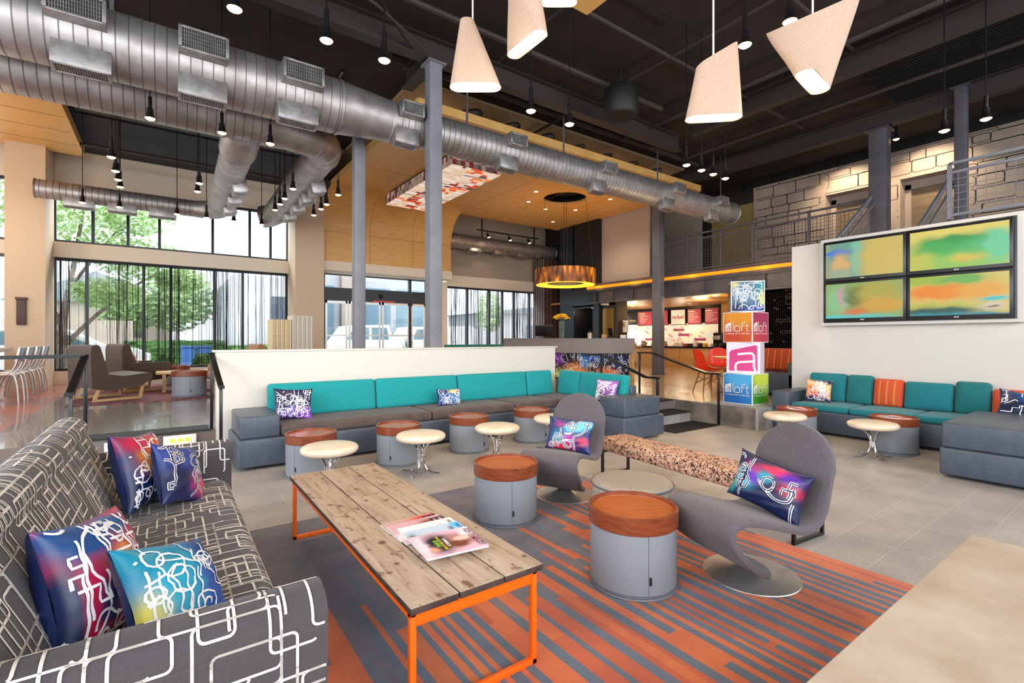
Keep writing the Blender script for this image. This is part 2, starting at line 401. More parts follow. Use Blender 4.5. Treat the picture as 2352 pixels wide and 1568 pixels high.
def blobs(base, L):
    base = lin(base); L = [(u, v, ru, rv, lin(c)) for u, v, ru, rv, c in L]
    def f(u, v):
        c = base; u += .05*mnoise.noise((u*7, v*7, 1.3)); v += .05*mnoise.noise((u*7, v*7, 5.1))
        for (a, b, ru, rv, k) in L:
            d = ((u-a)/ru)**2+((v-b)/rv)**2
            if d < 6: c = lerp(c, k, min(1, 2.1*math.exp(-d*1.5)))
        return c
    return f
ORD = ['first', 'second', 'third', 'fourth', 'fifth', 'sixth', 'seventh', 'eighth', 'ninth', 'tenth']
V = Vector
# ================================================================== STRUCTURE
M['floor'] = tile('stone_floor_tile', '#b3afac', '#aca8a5', '#c9c8c8', .6, .3, .45, .0022, off=0, loc=(.39, .093, 0))
M['polished'] = mat('polished_concrete_floor', '#85797a', .2, c2='#75655c', ns=1.2, nd=8, lo=.35, hi=.65, coat=.3)
M['polwarm'] = mat('polished_amber_floor', '#b39a72', .24, c2='#a08860', ns=1.1, nd=8, lo=.35, hi=.65, coat=.3)
M['polred'] = mat('stained_orange_floor', '#b8562f', .32, c2='#8d4a44', ns=.9, nd=6, lo=.4, hi=.62, coat=.3)
M['blockwall'] = mat('printed_block_wall', '#a8988b', .6, c2='#9d8d81', ns=2)
M['blockdark'] = mat('printed_block_wall_dark', '#54494b', .6)
M['line'] = mat('dark_wall_line', '#4c3c38', .7)
M['lined'] = mat('darker_wall_line', '#2c2426', .7)
struct(MB().box(-6, 8.6, -6, 6.5, -.1, 0).build('floor', 'floor'))
pf = MB(); pf.box(-1.49, 5.55, 6.5, 15.3, 0, .31); pf.box(5.7, 7.1, 5.1, 6.5, 0, .308); pf.box(5.55, 7.1, 6.5, 15.3, 0, .31)
struct(pf.build('floor', 'polished'))
struct(MB().box(7.1, 18, 3.72, 15.3, 0, .31).build('floor', 'polwarm'))
struct(MB().box(-9, -1.49, 6.5, 15.3, 0, .31).build('floor', 'polred'))
tag(struct(MB().box(7.06, 7.1, 3.721, 6.5, 0, .312).box(7.06, 8.30, 3.68, 3.72, 0, .312, 1).box(7.1, 8.4, 3.72, 4.6, .31, .3125, 1).build('trim_1', ['concrete', 'concb'])), 'raw stained concrete face of the raised floor beside the steps', 'concrete edge')
ce = MB(); ce.box(-7, 18, -6, 16, 6.15, 6.3)
struct(ce.build('ceiling', 'ceil'))
# steps
st = MB(); st.box(5.75, 7.02, 4.78, 5.1, 0, .15).box(5.95, 6.98, 4.74, 5.14, .15, .166, 1).box(5.95, 6.98, 5.07, 5.45, .31, .323, 1)
for i in range(22): st.box(5.97, 6.96, 4.75+.017*i, 4.758+.017*i, .166, .170, 1); st.box(5.97, 6.96, 5.08+.016*i, 5.088+.016*i, .323, .327, 1)
tag(st.build('entry_steps', ['concb', 'tread']), 'concrete steps with black ribbed treads beside the raised concrete edge', 'steps')
st = MB(); st.box(-.85, .44, 6.17, 6.5, 0, .15).box(-.8, .42, 6.14, 6.5, .15, .166, 1).box(-.8, .42, 6.46, 6.80, .31, .324, 1)
for i in range(20): st.box(-.78, .4, 6.47+.017*i, 6.478+.017*i, .324, .328, 1)
tag(st.build('entry_steps', ['concb', 'tread']), 'low steps with black ribbed nosing behind the patterned sofa', 'steps')
mt = MB(); mt.box(5.9, 7.0, 4.25, 4.72, 0, .012)
for i in range(26): mt.box(5.92, 6.98, 4.26+.0177*i, 4.266+.0177*i, .012, .016)
tag(mt.build('floor_mat', 'tread'), 'dark ribbed mat on the stone floor before the right steps', 'mat')
def step_light(x, y, z, lab, w=.2):
    t = thing('step_light', lab, 'step light', (x, y, z))
    MB().box(x-w/2-.05, x+w/2+.05, y-.008, y, z-.055, z+.055).build('frame', 'whitep', t)
    mm = MB(); mm.box(x-w/2, x+w/2, y-.012, y-.008, z-.035, z+.035)
    for k in range(3): mm.lathe([(.001, y-.014), (.022, y-.014), (.024, y-.01)], (x-w/3+k*w/3, 0, z), 12, 1, 'y')
    mm.build('lens', ['whitep', 'amber'], t)
step_light(.13, 6.46, .235, 'lit amber step light under the black nosing beside the white partition')
step_light(-.36, 6.46, .225, 'white step light plate left of the lit amber one')
step_light(6.1, 4.775, .08, 'lit amber step light in the riser of the right steps')
point((.13, 6.36, .23), .35, (1, .55, .1), .03); point((6.1, 4.68, .1), .6, (1, .55, .1), .03)
# window wall (left, Y = 15.1)
w = MB(); w.box(-2.06, 2.85, 15.0, 15.3, 0, .60); w.box(-2.1, 2.9, 14.93, 15.3, 3.2, 3.55); w.box(-2.06, 2.85, 15.05, 15.3, 4.92, 6.15)
w.box(-2.06, 2.85, 14.9, 15.02, .31, .42)
struct(w.build('wall_back', 'cream'))
struct(MB().box(-2.67, -2.06, 14.05, 15.3, .2, 6.15).build('wall_back', 'tan'))
struct(MB().box(2.85, 3.6, 14.05, 15.3, .2, 6.15).build('wall_back', 'tan'))
w = MB(); w.box(3.6, 7.72, 14.22, 15.3, 3.3, 3.56); w.box(7.24, 7.96, 15.0, 15.3, .2, 3.3); w.box(3.6, 3.84, 15.0, 15.3, .2, 3.3)
w.box(7.96, 12.5, 14.95, 15.3, 3.17, 3.55); w.box(7.96, 12.5, 15.0, 15.3, .2, .72)
struct(w.build('wall_back', 'cream'))
struct(MB().box(3.6, 18, 15.05, 15.3, 3.5, 6.15).build('wall_back', 'greywall'))
struct(MB().box(-7, -2.67, 15.0, 15.3, .2, .6).box(-7, -2.67, 15.0, 15.3, 3.2, 3.5).box(-7, -2.67, 15.0, 15.3, 4.9, 6.15).build('wall_back', 'cream'))
def window(name, xs, z0, z1, lab=None, y=15.1, fw=.06):
    m = MB()
    for x in xs: m.box(x-fw/2, x+fw/2, y-.05, y+.06, z0, z1)
    m.box(xs[0]-fw/2, xs[-1]+fw/2, y-.045, y+.055, z0, z0+.06); m.box(xs[0]-fw/2, xs[-1]+fw/2, y-.045, y+.055, z1-.06, z1)
    o = struct(m.build(name, 'frame')); g = MB().box(xs[0], xs[-1], y, y+.008, z0+.05, z1-.05).build('pane', 'glass', o); g['kind'] = 'structure'
    return o
window('window_1', [-2.06, -1.5, -.44, .11, 1.06, 1.72, 2.85], .6, 3.2)
window('window_2', [-2.06, -1.39, -.74, -.12, 1.02, 1.89, 2.41, 2.85], 3.55, 4.92)
window('window_3', [7.96, 8.81, 9.74, 10.33, 10.87, 11.61, 12.4], .72, 3.17)
window('window_4', [-4.6, -3.6, -2.7], .6, 3.2); window('window_5', [-4.6, -3.6, -2.7], 3.5, 4.9)
def curtain(x0, x1, z0, z1, n, lab, seed, clumps):
    rng = random.Random(seed); m = MB()
    for i in range(n):
        x = x0+(x1-x0)*rng.random() if rng.random() < .45 else max(x0, min(x1, rng.choice(clumps)+rng.gauss(0, .09)))
        y = 14.88+rng.random()*.06; r = rng.choice((.003, .004, .006)); x2 = x+rng.uniform(-.05, .05)
        m.add([(x-r, y, z1), (x+r, y, z1), (x2+r, y, z0), (x2-r, y, z0), (x-r, y+.006, z1), (x+r, y+.006, z1), (x2+r, y+.006, z0), (x2-r, y+.006, z0)], [(0, 1, 2, 3), (5, 4, 7, 6), (1, 5, 6, 2), (4, 0, 3, 7)])
    m.box(x0, x1, 14.86, 14.95, z1, z1+.03)
    tag(m.build('string_curtain', 'string'), lab, 'curtain', kind='stuff')
curtain(-2.0, 2.8, .62, 3.14, 150, 'sheer black string curtain across the large left window', 4, [-1.9, -.9, -.1, .2, .75, 1.1, 1.3, 2.1, 2.6, 2.75])
curtain(8.0, 12.35, .74, 3.12, 190, 'sheer black string curtain across the right window near the desk', 9, [8.2, 9.1, 10.0, 10.3, 10.9, 11.2, 11.6, 11.9, 12.1, 12.3])
# entrance
d = MB()
for x in (3.84, 6.6, 7.2): d.box(x-.04, x+.04, 15.03, 15.14, .31, 3.33)
d.box(3.84, 7.2, 15.03, 15.14, 3.27, 3.33); d.box(3.84, 7.2, 14.92, 15.14, 2.5, 2.88)
door = struct(d.build('door_1', 'frame'))
MB().box(3.84, 7.2, 15.09, 15.1, 2.88, 3.27).build('pane', 'glass', door)['kind'] = 'structure'
for i, (a, b) in enumerate(((3.9, 4.55), (4.6, 5.6), (5.66, 6.58), (6.64, 7.16))):
    m = MB(); m.box(a, a+.05, 15.06, 15.1, .31, 2.5).box(b-.05, b, 15.06, 15.1, .31, 2.5).box(a, b, 15.06, 15.1, .31, .55).box(a, b, 15.06, 15.1, 2.42, 2.5).box(a, b, 15.065, 15.095, 1.42, 1.47)
    q = m.build('door_leaf', 'brushed', door); q['kind'] = 'structure'
    g = MB().box(a+.05, b-.05, 15.075, 15.083, .55, 2.42).build('pane', 'glass', q); g['kind'] = 'structure'
m = MB(); m.lathe([(.001, 14.86), (.05, 14.88), (.07, 14.92)], (5.55, 0, 2.68), 20, 0, 'y'); tag(m.build('motion_sensor', 'black'), 'small round sensor on the dark header over the sliding doors', 'sensor')
m = MB(); m.box(5.3, 6.0, 14.90, 14.925, 2.5, 2.54); tag(m.build('door_sign', mat('red_sign', '#c23a3a', .5, em=.3)), 'narrow red strip sign above the sliding entrance doors', 'sign')
# partition behind the teal sofa
p = MB(); p.box(.47, 5.55, 6.47, 6.64, 0, 1.19); struct(p.build('wall_partition', 'white'))
struct(MB().rbox(.44, 5.60, 6.46, 6.68, 1.19, 1.215, .006).build('trim_2', 'white'))
struct(MB().box(8.33, 8.47, -6, 3.79, 0, 2.84).build('wall_right', 'white'))
# white housing and monitors
hs = MB(); hs.box(8.18, 8.328, 1.14, 3.30, 1.545, 2.85); hsO = tag(hs.build('screen_housing', 'white'), 'white box housing around the four screens on the white wall', 'wall box')
m = MB(); m.box(8.168, 8.181, 1.19, 3.25, 1.585, 2.805); m.build('back_panel', 'black', hsO)
rnd = random.Random(3)
scr = {
 (0, 1): ('upper left wall screen, blurred face beside a pale yellow field', blobs('#cdbb62', [(.25, .5, .3, .9, '#6f9f8f'), (.42, .6, .07, .6, '#67c4a9'), (.13, .72, .2, .09, '#2f7fd0'), (.2, .35, .13, .3, '#e0b070'), (.2, .1, .14, .15, '#9fb08f'), (.75, .5, .3, .5, '#d3bb5e')])),
 (1, 1): ('upper right wall screen, green shapes under a yellow band', blobs('#e6d368', [(.5, .62, .38, .22, '#1f8a3c'), (.3, .42, .3, .3, '#3fae4e'), (.75, .35, .3, .35, '#45b565'), (.5, .15, .5, .22, '#93c858'), (.9, .5, .15, .4, '#6fcf9a'), (.1, .2, .14, .25, '#c6c650'), (.6, .22, .14, .1, '#d8c04e'), (.5, .95, .7, .1, '#e6d368')])),
 (0, 0): ('lower left wall screen, olive and green blur', blobs('#8fae64', [(.45, .6, .25, .28, '#4d5f2e'), (.7, .7, .3, .3, '#b3a848'), (.75, .35, .3, .2, '#d3a63f'), (.4, .15, .2, .12, '#d87a3c'), (.15, .5, .14, .4, '#8cc48a'), (.22, .6, .04, .3, '#c9a0a8'), (.3, .03, .6, .07, '#5fc7c0')])),
 (1, 0): ('lower right wall screen, broad orange band over dark green', blobs('#d9c468', [(.35, .6, .4, .2, '#f08a10'), (.75, .6, .25, .2, '#e8a83a'), (.2, .9, .3, .12, '#a5bc3a'), (.55, .9, .25, .12, '#6fb04a'), (.3, .22, .45, .1, '#c2c050'), (.3, .1, .45, .1, '#1d5a4c'), (.85, .36, .14, .05, '#30c4c8'), (.85, .2, .12, .08, '#d8cfc0'), (.85, .2, .08, .03, '#8a5a30'), (.5, 0, .8, .06, '#2b8a9a')]))}
for (i, j), (lab, fn) in scr.items():
    y1 = 3.242-i*1.018; y0 = y1-1.012; z0 = 1.597+j*.600; z1 = z0+.594
    t = thing('display_monitor', lab, 'screen', (8.15, (y0+y1)/2, z0), group='four wall screens')
    b = MB(); b.rbox(8.125, 8.1675, y0, y1, z0, z1, .006); b.build('bezel', 'black', t)
    s_ = MB(); s_.img(lambda u, v: V((8.1235, y1-.035-(y1-y0-.07)*u, z0+.05+(z1-z0-.085)*v)), 60, 40, fn); s_.build('display', 'screen', t)
    lg = MB(); lg.lathe([(.0005, 8.1225), (.008, 8.1225)], (0, (y0+y1)/2+.015, z0+.025), 10, 0, 'x'); put_text(lg, 'LG', .02, lambda a, b: V((8.122, (y0+y1)/2-.01-a, z0+.025+b)), 0, True)
    lg.build('logo', mat('lit_logo', '#dfe6ee', em=.6), t)
# mezzanine
mz = MB(); mz.box(11.95, 14.6, -6, 12.05, 2.98, 3.18); mz.box(9.9, 11.95, -6, 2.2, 3.0, 3.18); struct(mz.build('floor', 'dsteel'))
bm_ = MB(); bm_.box(11.92, 11.98, -6, 12.05, 2.56, 2.98); bm_.box(11.82, 12.02, -6, 12.05, 2.53, 2.57); bm_.box(11.82, 12.02, -6, 12.05, 2.93, 2.97); bm_.box(11.75, 11.95, -6, 12.05, 2.97, 3.02)
for k in range(13): bm_.box(11.83, 11.95, 11.75-k*.82, 11.77-k*.82, 2.56, 2.97)
bm_.box(11.85, 11.95, -6, 12.05, 3.12, 3.2)
tag(bm_.build('steel_beam', 'dsteel'), 'long dark steel beam with stiffener plates under the mezzanine', 'beam')
tag(MB().box(11.76, 11.845, 3.0, 12.05, 3.03, 3.11).build('light_strip', 'led'), 'glowing orange light strip along the mezzanine edge', 'light strip')
for y in (4, 6, 8, 10, 11.5): point((11.6, y, 3.05), 3, (1, .45, .08), .1)
# upper level wall with block pattern
def patternwall(name, fn, W_, H_, base, line, seed, cell=.14, dens=2.0, wd=.018, mats=None):
    rng = random.Random(seed); m = MB(); m.add([fn(0, 0), fn(W_, 0), fn(W_, H_), fn(0, H_)], [(0, 1, 2, 3)])
    L = []; y = 0
    while y < H_:
        h = rng.choice((.22, .28, .34)); x = -rng.random()
        while x < W_:
            w_ = rng.choice((.3, .45, .62, .8))
            r_ = rng.choice((.01, .05, .07)); L.append(rrect(x+.0, y+rng.choice((0, 0, .05)), x+w_, y+h, r_)); x += w_
            if rng.random() < .08: L.append(rrect(x-w_*.4, y+h*.4, x+.12, y+h*1.5, .05))
        y += h
    ribbons(m, fn, L, wd, 1, off=.004, step=.3, box=(0, W_, 0, H_))
    g = [[(k*.055, 0), (k*.055, H_)] for k in range(int(W_/.055))]
    ribbons(m, fn, g, .003, 2, off=.002, step=9)
    g = [[(0, k*.055), (W_, k*.055)] for k in range(int(H_/.055))]
    ribbons(m, fn, g, .003, 2, off=.002, step=9)
    return m
gridl = mat('fine_grid_line', '#8f7f74', .7); gridd = mat('fine_grid_line_dark', '#453b3d', .7)
m = patternwall('w', lambda a, b: V((14.5, 7.7-a, 3.18+b)), 1.95, 2.72, 'blockwall', 'line', 5)
struct(m.build('wall_upper', ['blockwall', 'line', gridl]))
m = patternwall('w', lambda a, b: V((14.5, 5.75-a, 5.25+b)), 8.5, .65, 'blockwall', 'line', 6); struct(m.build('wall_upper', ['blockwall', 'line', gridl]))
m = patternwall('w', lambda a, b: V((14.5, 4.62-a, 3.18+b)), .5, 2.07, 'blockwall', 'line', 7); struct(m.build('wall_upper', ['blockwall', 'line', gridl]))
m = patternwall('w', lambda a, b: V((14.5, 2.95-a, 3.18+b)), 5.7, 2.07, 'blockwall', 'line', 8); struct(m.build('wall_upper', ['blockwall', 'line', gridl]))
w = MB(); w.box(14.5, 14.6, 9.4, 12.05, 3.18, 6.15); w.box(12.05, 12.12, 9.62, 11.75, 3.18, 5.62); struct(w.build('wall_upper', mat('warm_grey_panel', '#a99c92', .6)))
struct(MB().box(14.6, 14.7, 7.65, 9.2, 3.18, 5.6).build('wall_upper', mat('olive_recess', '#8c7c4a', .7)))
w = MB(); w.box(14.52, 14.6, -6, 15, 5.9, 6.15); w.box(14.5, 14.62, 9.15, 9.42, 3.18, 5.9); w.box(14.5, 14.7, 7.7, 9.2, 5.5, 5.9)
for k in range(9): w.box(14.4, 14.5, 11.4-k*.85, 11.5-k*.85, 5.9, 6.15)
struct(w.build('wall_upper', 'dark'))
for i, (ya, yb) in enumerate(((5.75, 4.62), (4.12, 2.95))):
    e = MB(); e.box(14.5, 15.0, ya-.02, ya, 3.18, 5.25); e.box(14.5, 15.0, yb, yb+.02, 3.18, 5.25); e.box(14.5, 15, yb, ya, 5.2, 5.25); e.box(14.86, 14.96, ya-.14, ya-.02, 3.18, 5.12); e.box(14.86, 14.96, yb+.02, yb+.14, 3.18, 5.12); e.box(14.86, 14.96, yb, ya, 5.0, 5.2)
    dr = struct(e.build('door_%d' % (i+2), 'blockwall')); q = MB().box(14.95, 14.97, yb+.12, ya-.12, 3.18, 5.05).build('door_leaf', 'elev', dr); q['kind'] = 'structure'
for y in (5.2, 3.5): spot((13.6, y, 5.9), (14.6, y, 4.4), 200, (1, .78, .52), 110)
# columns
def column(x, y, z0, z1, w_, lab, mt_='steel'):
    t = thing('steel_column', lab, 'column', (x, y, z0)); h = w_/2
    m = MB(); m.rbox(x-h, x+h, y-h, y+h, z0, z1, .012, seg=2); m.build('post', mt_, t)
    m = MB(); m.box(x-h-.04, x+h+.04, y-h-.04, y+h+.04, z0, z0+.015); m.box(x-h-.05, x+h+.05, y-h-.05, y+h+.05, z1-.015, z1)
    for a in (-1, 1):
        for b in (-1, 1): m.cyl((x+a*(h+.02), y+b*(h+.02), z0), (x+a*(h+.02), y+b*(h+.02), z0+.03), .01, n=8)
    m.build('base_plate', mt_, t)
column(3.36, 6.78, .31, 5.56, .2, 'tall pale grey steel column behind the white partition, left of centre and nearest')
column(2.53, 7.78, .31, 4.75, .17, 'thinner grey steel column left of the tall one, in front of the wood wall')
column(11.55, 8.92, .31, 5.62, .25, 'dark grey steel column standing by the cafe opening', mat('blue_grey_steel', '#63656f', .45))
column(11.95, 3.72, 3.18, 5.62, .3, 'grey steel column on the mezzanine in front of the lift doors', 'dsteel')
column(11.75, 2.42, 3.18, 5.9, .17, 'slim grey steel column on the mezzanine at the far right', 'dsteel')
# railing on mezzanine
def railing(name, lab, A, B, z0, z1, posts, mesh0, mesh1, mt_='dsteel', pw=.05, cellw=.075):
    A = V(A); B = V(B); D = B-A; Ln = D.length; D.normalize(); t = thing(name, lab, 'railing', (A.x, A.y, z0))
    m = MB(); m.bar(A+V((0, 0, z1)), B+V((0, 0, z1)), pw, .04); m.build('top_rail', mt_, t)
    m = MB(); m.bar(A+V((0, 0, z1-.14)), B+V((0, 0, z1-.14)), .035, .04); m.build('mid_rail', mt_, t)
    m = MB(); m.bar(A+V((0, 0, z0+.06)), B+V((0, 0, z0+.06)), .035, .04); m.build('bottom_rail', mt_, t)
    for s in posts: p = A+D*s; MB().box(p.x-pw/2, p.x+pw/2, p.y-pw/2, p.y+pw/2, z0, z1).build('post', mt_, t)
    for a, b in zip(posts[:-1], posts[1:]):
        m = MB(); n = int((b-a)/cellw)
        for k in range(1, n): p = A+D*(a+(b-a)*k/n); m.bar(p+V((0, 0, mesh0)), p+V((0, 0, mesh1)), .008, .008)
        k = int((mesh1-mesh0)/cellw)
        for q in range(1, k): z = mesh0+(mesh1-mesh0)*q/k; m.bar(A+D*a+V((0, 0, z)), A+D*b+V((0, 0, z)), .008, .008)
        m.build('wire_mesh', mt_, t)
    return t
railing('mezzanine_railing', 'long dark mesh railing along the mezzanine over the orange light strip', (11.92, 9.15, 0), (11.92, 3.85, 0), 3.2, 4.23, [0, .95, 1.95, 2.8, 4.1, 5.28], 3.26, 4.09)
railing('mezzanine_railing', 'light grey mesh railing above the screens at the far right', (9.92, 2.18, 0), (9.92, -1.0, 0), 3.2, 4.06, [0, 1.55, 3.15], 3.26, 3.92, 'steel', .05, .1)
for yy, lab in ((3.82, 'sloping stair handrail with mesh, left one behind the screens'), (2.62, 'sloping stair handrail with mesh, right one behind the screens')):
    t = thing('stair_handrail', lab, 'handrail', (8.8, yy, 2.2))
    a = V((8.7, yy, 2.25)); b = V((11.9, yy, 4.32))
    m = MB(); m.bar(a, b, .04, .06); m.build('top_rail', 'steel', t)
    m = MB(); m.tube([a+V((0, -.08, -.1)), b+V((0, -.08, -.1)), b+V((.15, -.08, -.1)), b+V((.15, -.08, -.22)), b+V((.02, -.08, -.22))], .022, 10); m.build('grab_rail', 'brushed', t)
    m = MB()
    for k in range(1, 36): p = a.lerp(b, k/36); m.bar(p, p-V((0, 0, .85)), .007, .007)
    for k in range(1, 10): m.bar(a-V((0, 0, .09*k)), b-V((0, 0, .09*k)), .007, .007)
    m.build('wire_mesh', 'steel', t)
    for k in (0, .5, 1): p = a.lerp(b, k); MB().box(p.x-.02, p.x+.02, p.y-.02, p.y+.02, p.z-1.1, p.z).build('post', 'steel', t)
m = MB()
for k in range(12): m.box(7.85+k*.24+.8, 8.12+k*.24+.8, 2.65, 3.8, .31+k*.16, .35+k*.16)
m.box(8.7, 11.9, 3.78, 3.81, .31, .33)
tag(m.build('staircase', 'dsteel'), 'steel staircase rising behind the white screen wall', 'staircase')
# ------------------------------------------------------------------ cafe side walls
w = MB(); w.box(11.9, 12.0, 12.85, 13.6, .31, 5.6); w.box(11.9, 12.0, 11.62, 11.9, .31, 2.95); w.box(11.9, 12.0, 11.9, 12.85, 2.4, 3.05); w.box(11.9, 12.05, 11.62, 12.9, 3.05, 5.6, 1)
w.box(12.8, 12.9, 11.8, 12.9, .31, 2.5, 1); w.box(12, 12.9, 12.85, 12.9, .31, 2.5, 1); w.box(12, 12.9, 11.8, 11.86, .31, 2.5, 1); w.box(11.9, 12.9, 11.86, 12.9, 2.45, 2.5, 1)
w.box(12.0, 13.0, 13.5, 13.6, .31, 5.6, 1)
struct(w.build('wall_desk', ['navywall', 'dark']))
struct(MB().box(11.7, 12.4, 14.22, 14.95, .31, 4.38).build('wall_brick', 'brick'))
struct(MB().box(12.4, 12.5, 13.5, 15.3, .2, 6.15).build('wall_desk', 'dark'))
m = patternwall('w', lambda a, b: V((12.5, 7.0-a, .31+b)), 5.2, 2.3, 'blockdark', 'lined', 12); m.box(12.5, 12.6, 1.8, 7.0, .31, 2.95); struct(m.build('wall_cafe', ['blockdark', 'lined', gridd]))
m = MB(); m.box(12.6, 17, 6.9, 7.0, .31, 2.7); struct(m.build('wall_cafe', mat('warm_cafe_wall', '#d0a566', .5)))
struct(MB().box(12.0, 17.2, 6.9, 15, 2.62, 2.68).build('ceiling', mat('warm_laminate_ceiling', '#c9924c', .38, c2='#b07a38', ns=2, scale=(1, 5, 1))))
w = MB(); w.box(12.4, 12.5, 10.95, 11.62, .31, 2.62); w.box(12.0, 12.5, 10.9, 10.96, .31, 2.62); struct(w.build('wall_cafe', mat('dark_brown_panel', '#2c211b', .35)))
struct(MB().box(17, 17.1, 6.9, 15.3, .31, 2.7).build('wall_cafe', mat('cafe_back_wall', '#3a2f28', .6)))
# ================================================================== CANOPIES AND CEILING
R_ = 1.0
prof = [(7.86, 5.4), (13.3, 5.4)]+[(13.3+R_*.92*sin(a*pi/20), 5.4-R_*(1-cos(a*pi/20))) for a in range(1, 11)]+[(14.22, 3.56)]
def extr(m, prof, x0, x1, th, mi=0):
    n = len(prof); out = []
    for i, p in enumerate(prof):
        a = prof[max(i-1, 0)]; b = prof[min(i+1, n-1)]; d = V((b[0]-a[0], b[1]-a[1])).normalized(); out.append((p[0]+d.y*-th, p[1]+d.x*th))
    vs = []
    for x in (x0, x1): vs += [(x, *p) for p in prof]+[(x, *p) for p in out]
    fs = []; k = 2*n
    for i in range(n-1):
        fs += [(i, i+1, k+i+1, k+i), (n+i, k+n+i, k+n+i+1, n+i+1), (i, n+i, n+i+1, i+1), (k+i, k+i+1, k+n+i+1, k+n+i)]
    fs += [(0, k, k+n, n), (n-1, 2*n-1, k+2*n-1, k+n-1)]
    m.add(vs, fs, mi)
can = thing('wood_canopy', 'large maple veneer canopy that curves down into the wall over the entrance', 'canopy', (7.8, 13, 3.56))
m = MB(); extr(m, prof[1:], 3.6, 7.68, .06)
for x in (4.96, 6.32): extr(m, [(p[0]-(0 if i > 11 else 0), p[1]-.002) for i, p in enumerate(prof[1:])], x, x+.008, .001, 1)
m.box(3.6, 7.68, 14.214, 14.22, 4.39, 4.396, 1)
m.build('curved_panel', ['wood', 'seam'], can)
# flat soffit with a round hole
m = MB(); hx, hy, hr = 9.42, 10.55, .62; N_ = 48
def soff(z):
    ring = [(hx+hr*cos(2*pi*i/N_), hy+hr*sin(2*pi*i/N_), z) for i in range(N_)]
    sq = []
    for i in range(N_):
        c, s_ = cos(2*pi*i/N_), sin(2*pi*i/N_); k = 1.0/max(abs(c), abs(s_)); sq.append((hx+c*k, hy+s_*k, z))
    return ring+sq
m.add(soff(5.4), [(i, (i+1) % N_, N_+(i+1) % N_, N_+i) for i in range(N_)])
for (a, b, c, d) in ((3.6, hx-1, 7.86, 13.8), (hx+1, 12.0, 7.86, 13.8), (hx-1, hx+1, 7.86, hy-1), (hx-1, hx+1, hy+1, 13.8)):
    if c == 7.86 and a == 3.6: m.add([(3.6, 7.86, 5.4), (7.68, 7.86, 5.4), (7.68, 13.3, 5.4), (3.6, 13.3, 5.4)], [(0, 1, 2, 3)]); a = 7.68
    m.add([(a, c, 5.4), (b, c, 5.4), (b, d, 5.4), (a, d, 5.4)], [(0, 1, 2, 3)])
for a, b, c, d in ((3.6, 12, 7.84, 7.88), (7.68, 12, 13.78, 13.82), (3.58, 3.62, 7.86, 13.3), (11.98, 12.02, 7.86, 13.8)): m.box(a, b, c, d, 5.399, 5.56, 2)
m.lathe([(hr, 5.4), (hr, 5.47)], (hx, hy, 0), 48, 2)
for x in (4.96, 6.32, 7.68, 9.04, 10.4, 11.6): m.box(x, x+.008, 7.9, 13.28 if x < 7 else 13.78, 5.3975, 5.4, 1)
for y in (9.3, 11.3, 12.9): m.box(3.62, 11.98, y, y+.008, 5.3975, 5.4, 1)
m.build('soffit', ['woodceil', 'seam', 'woodceil'], can)
MB().lathe([(hr+.3, 5.47), (hr+.3, 5.66), (.001, 5.66)], (hx, hy, 0), 32).build('hole_backing', 'blackm', can)
m = MB(); m.box(-7, -1.47, 10.4, 14.3, 5.4, 5.44); m.box(-1.50, -1.46, 10.4, 14.3, 5.395, 5.6); m.box(-7, -1.47, 14.27, 14.32, 5.395, 5.6)
for y in (11.2, 12.0, 12.8, 13.6): m.box(-7, -1.5, y, y+.008, 5.396, 5.4, 1)
tag(m.build('wood_canopy', ['woodceil', 'seam']), 'maple veneer ceiling panel at the far left above the pillar', 'canopy')
m = MB(); m.box(2.9, 4.3, 3.4, 4.4, 5.4, 5.44); tag(m.build('wood_canopy', ['woodceil']), 'corner of a maple ceiling panel peeking in at the top between the lamps', 'canopy')
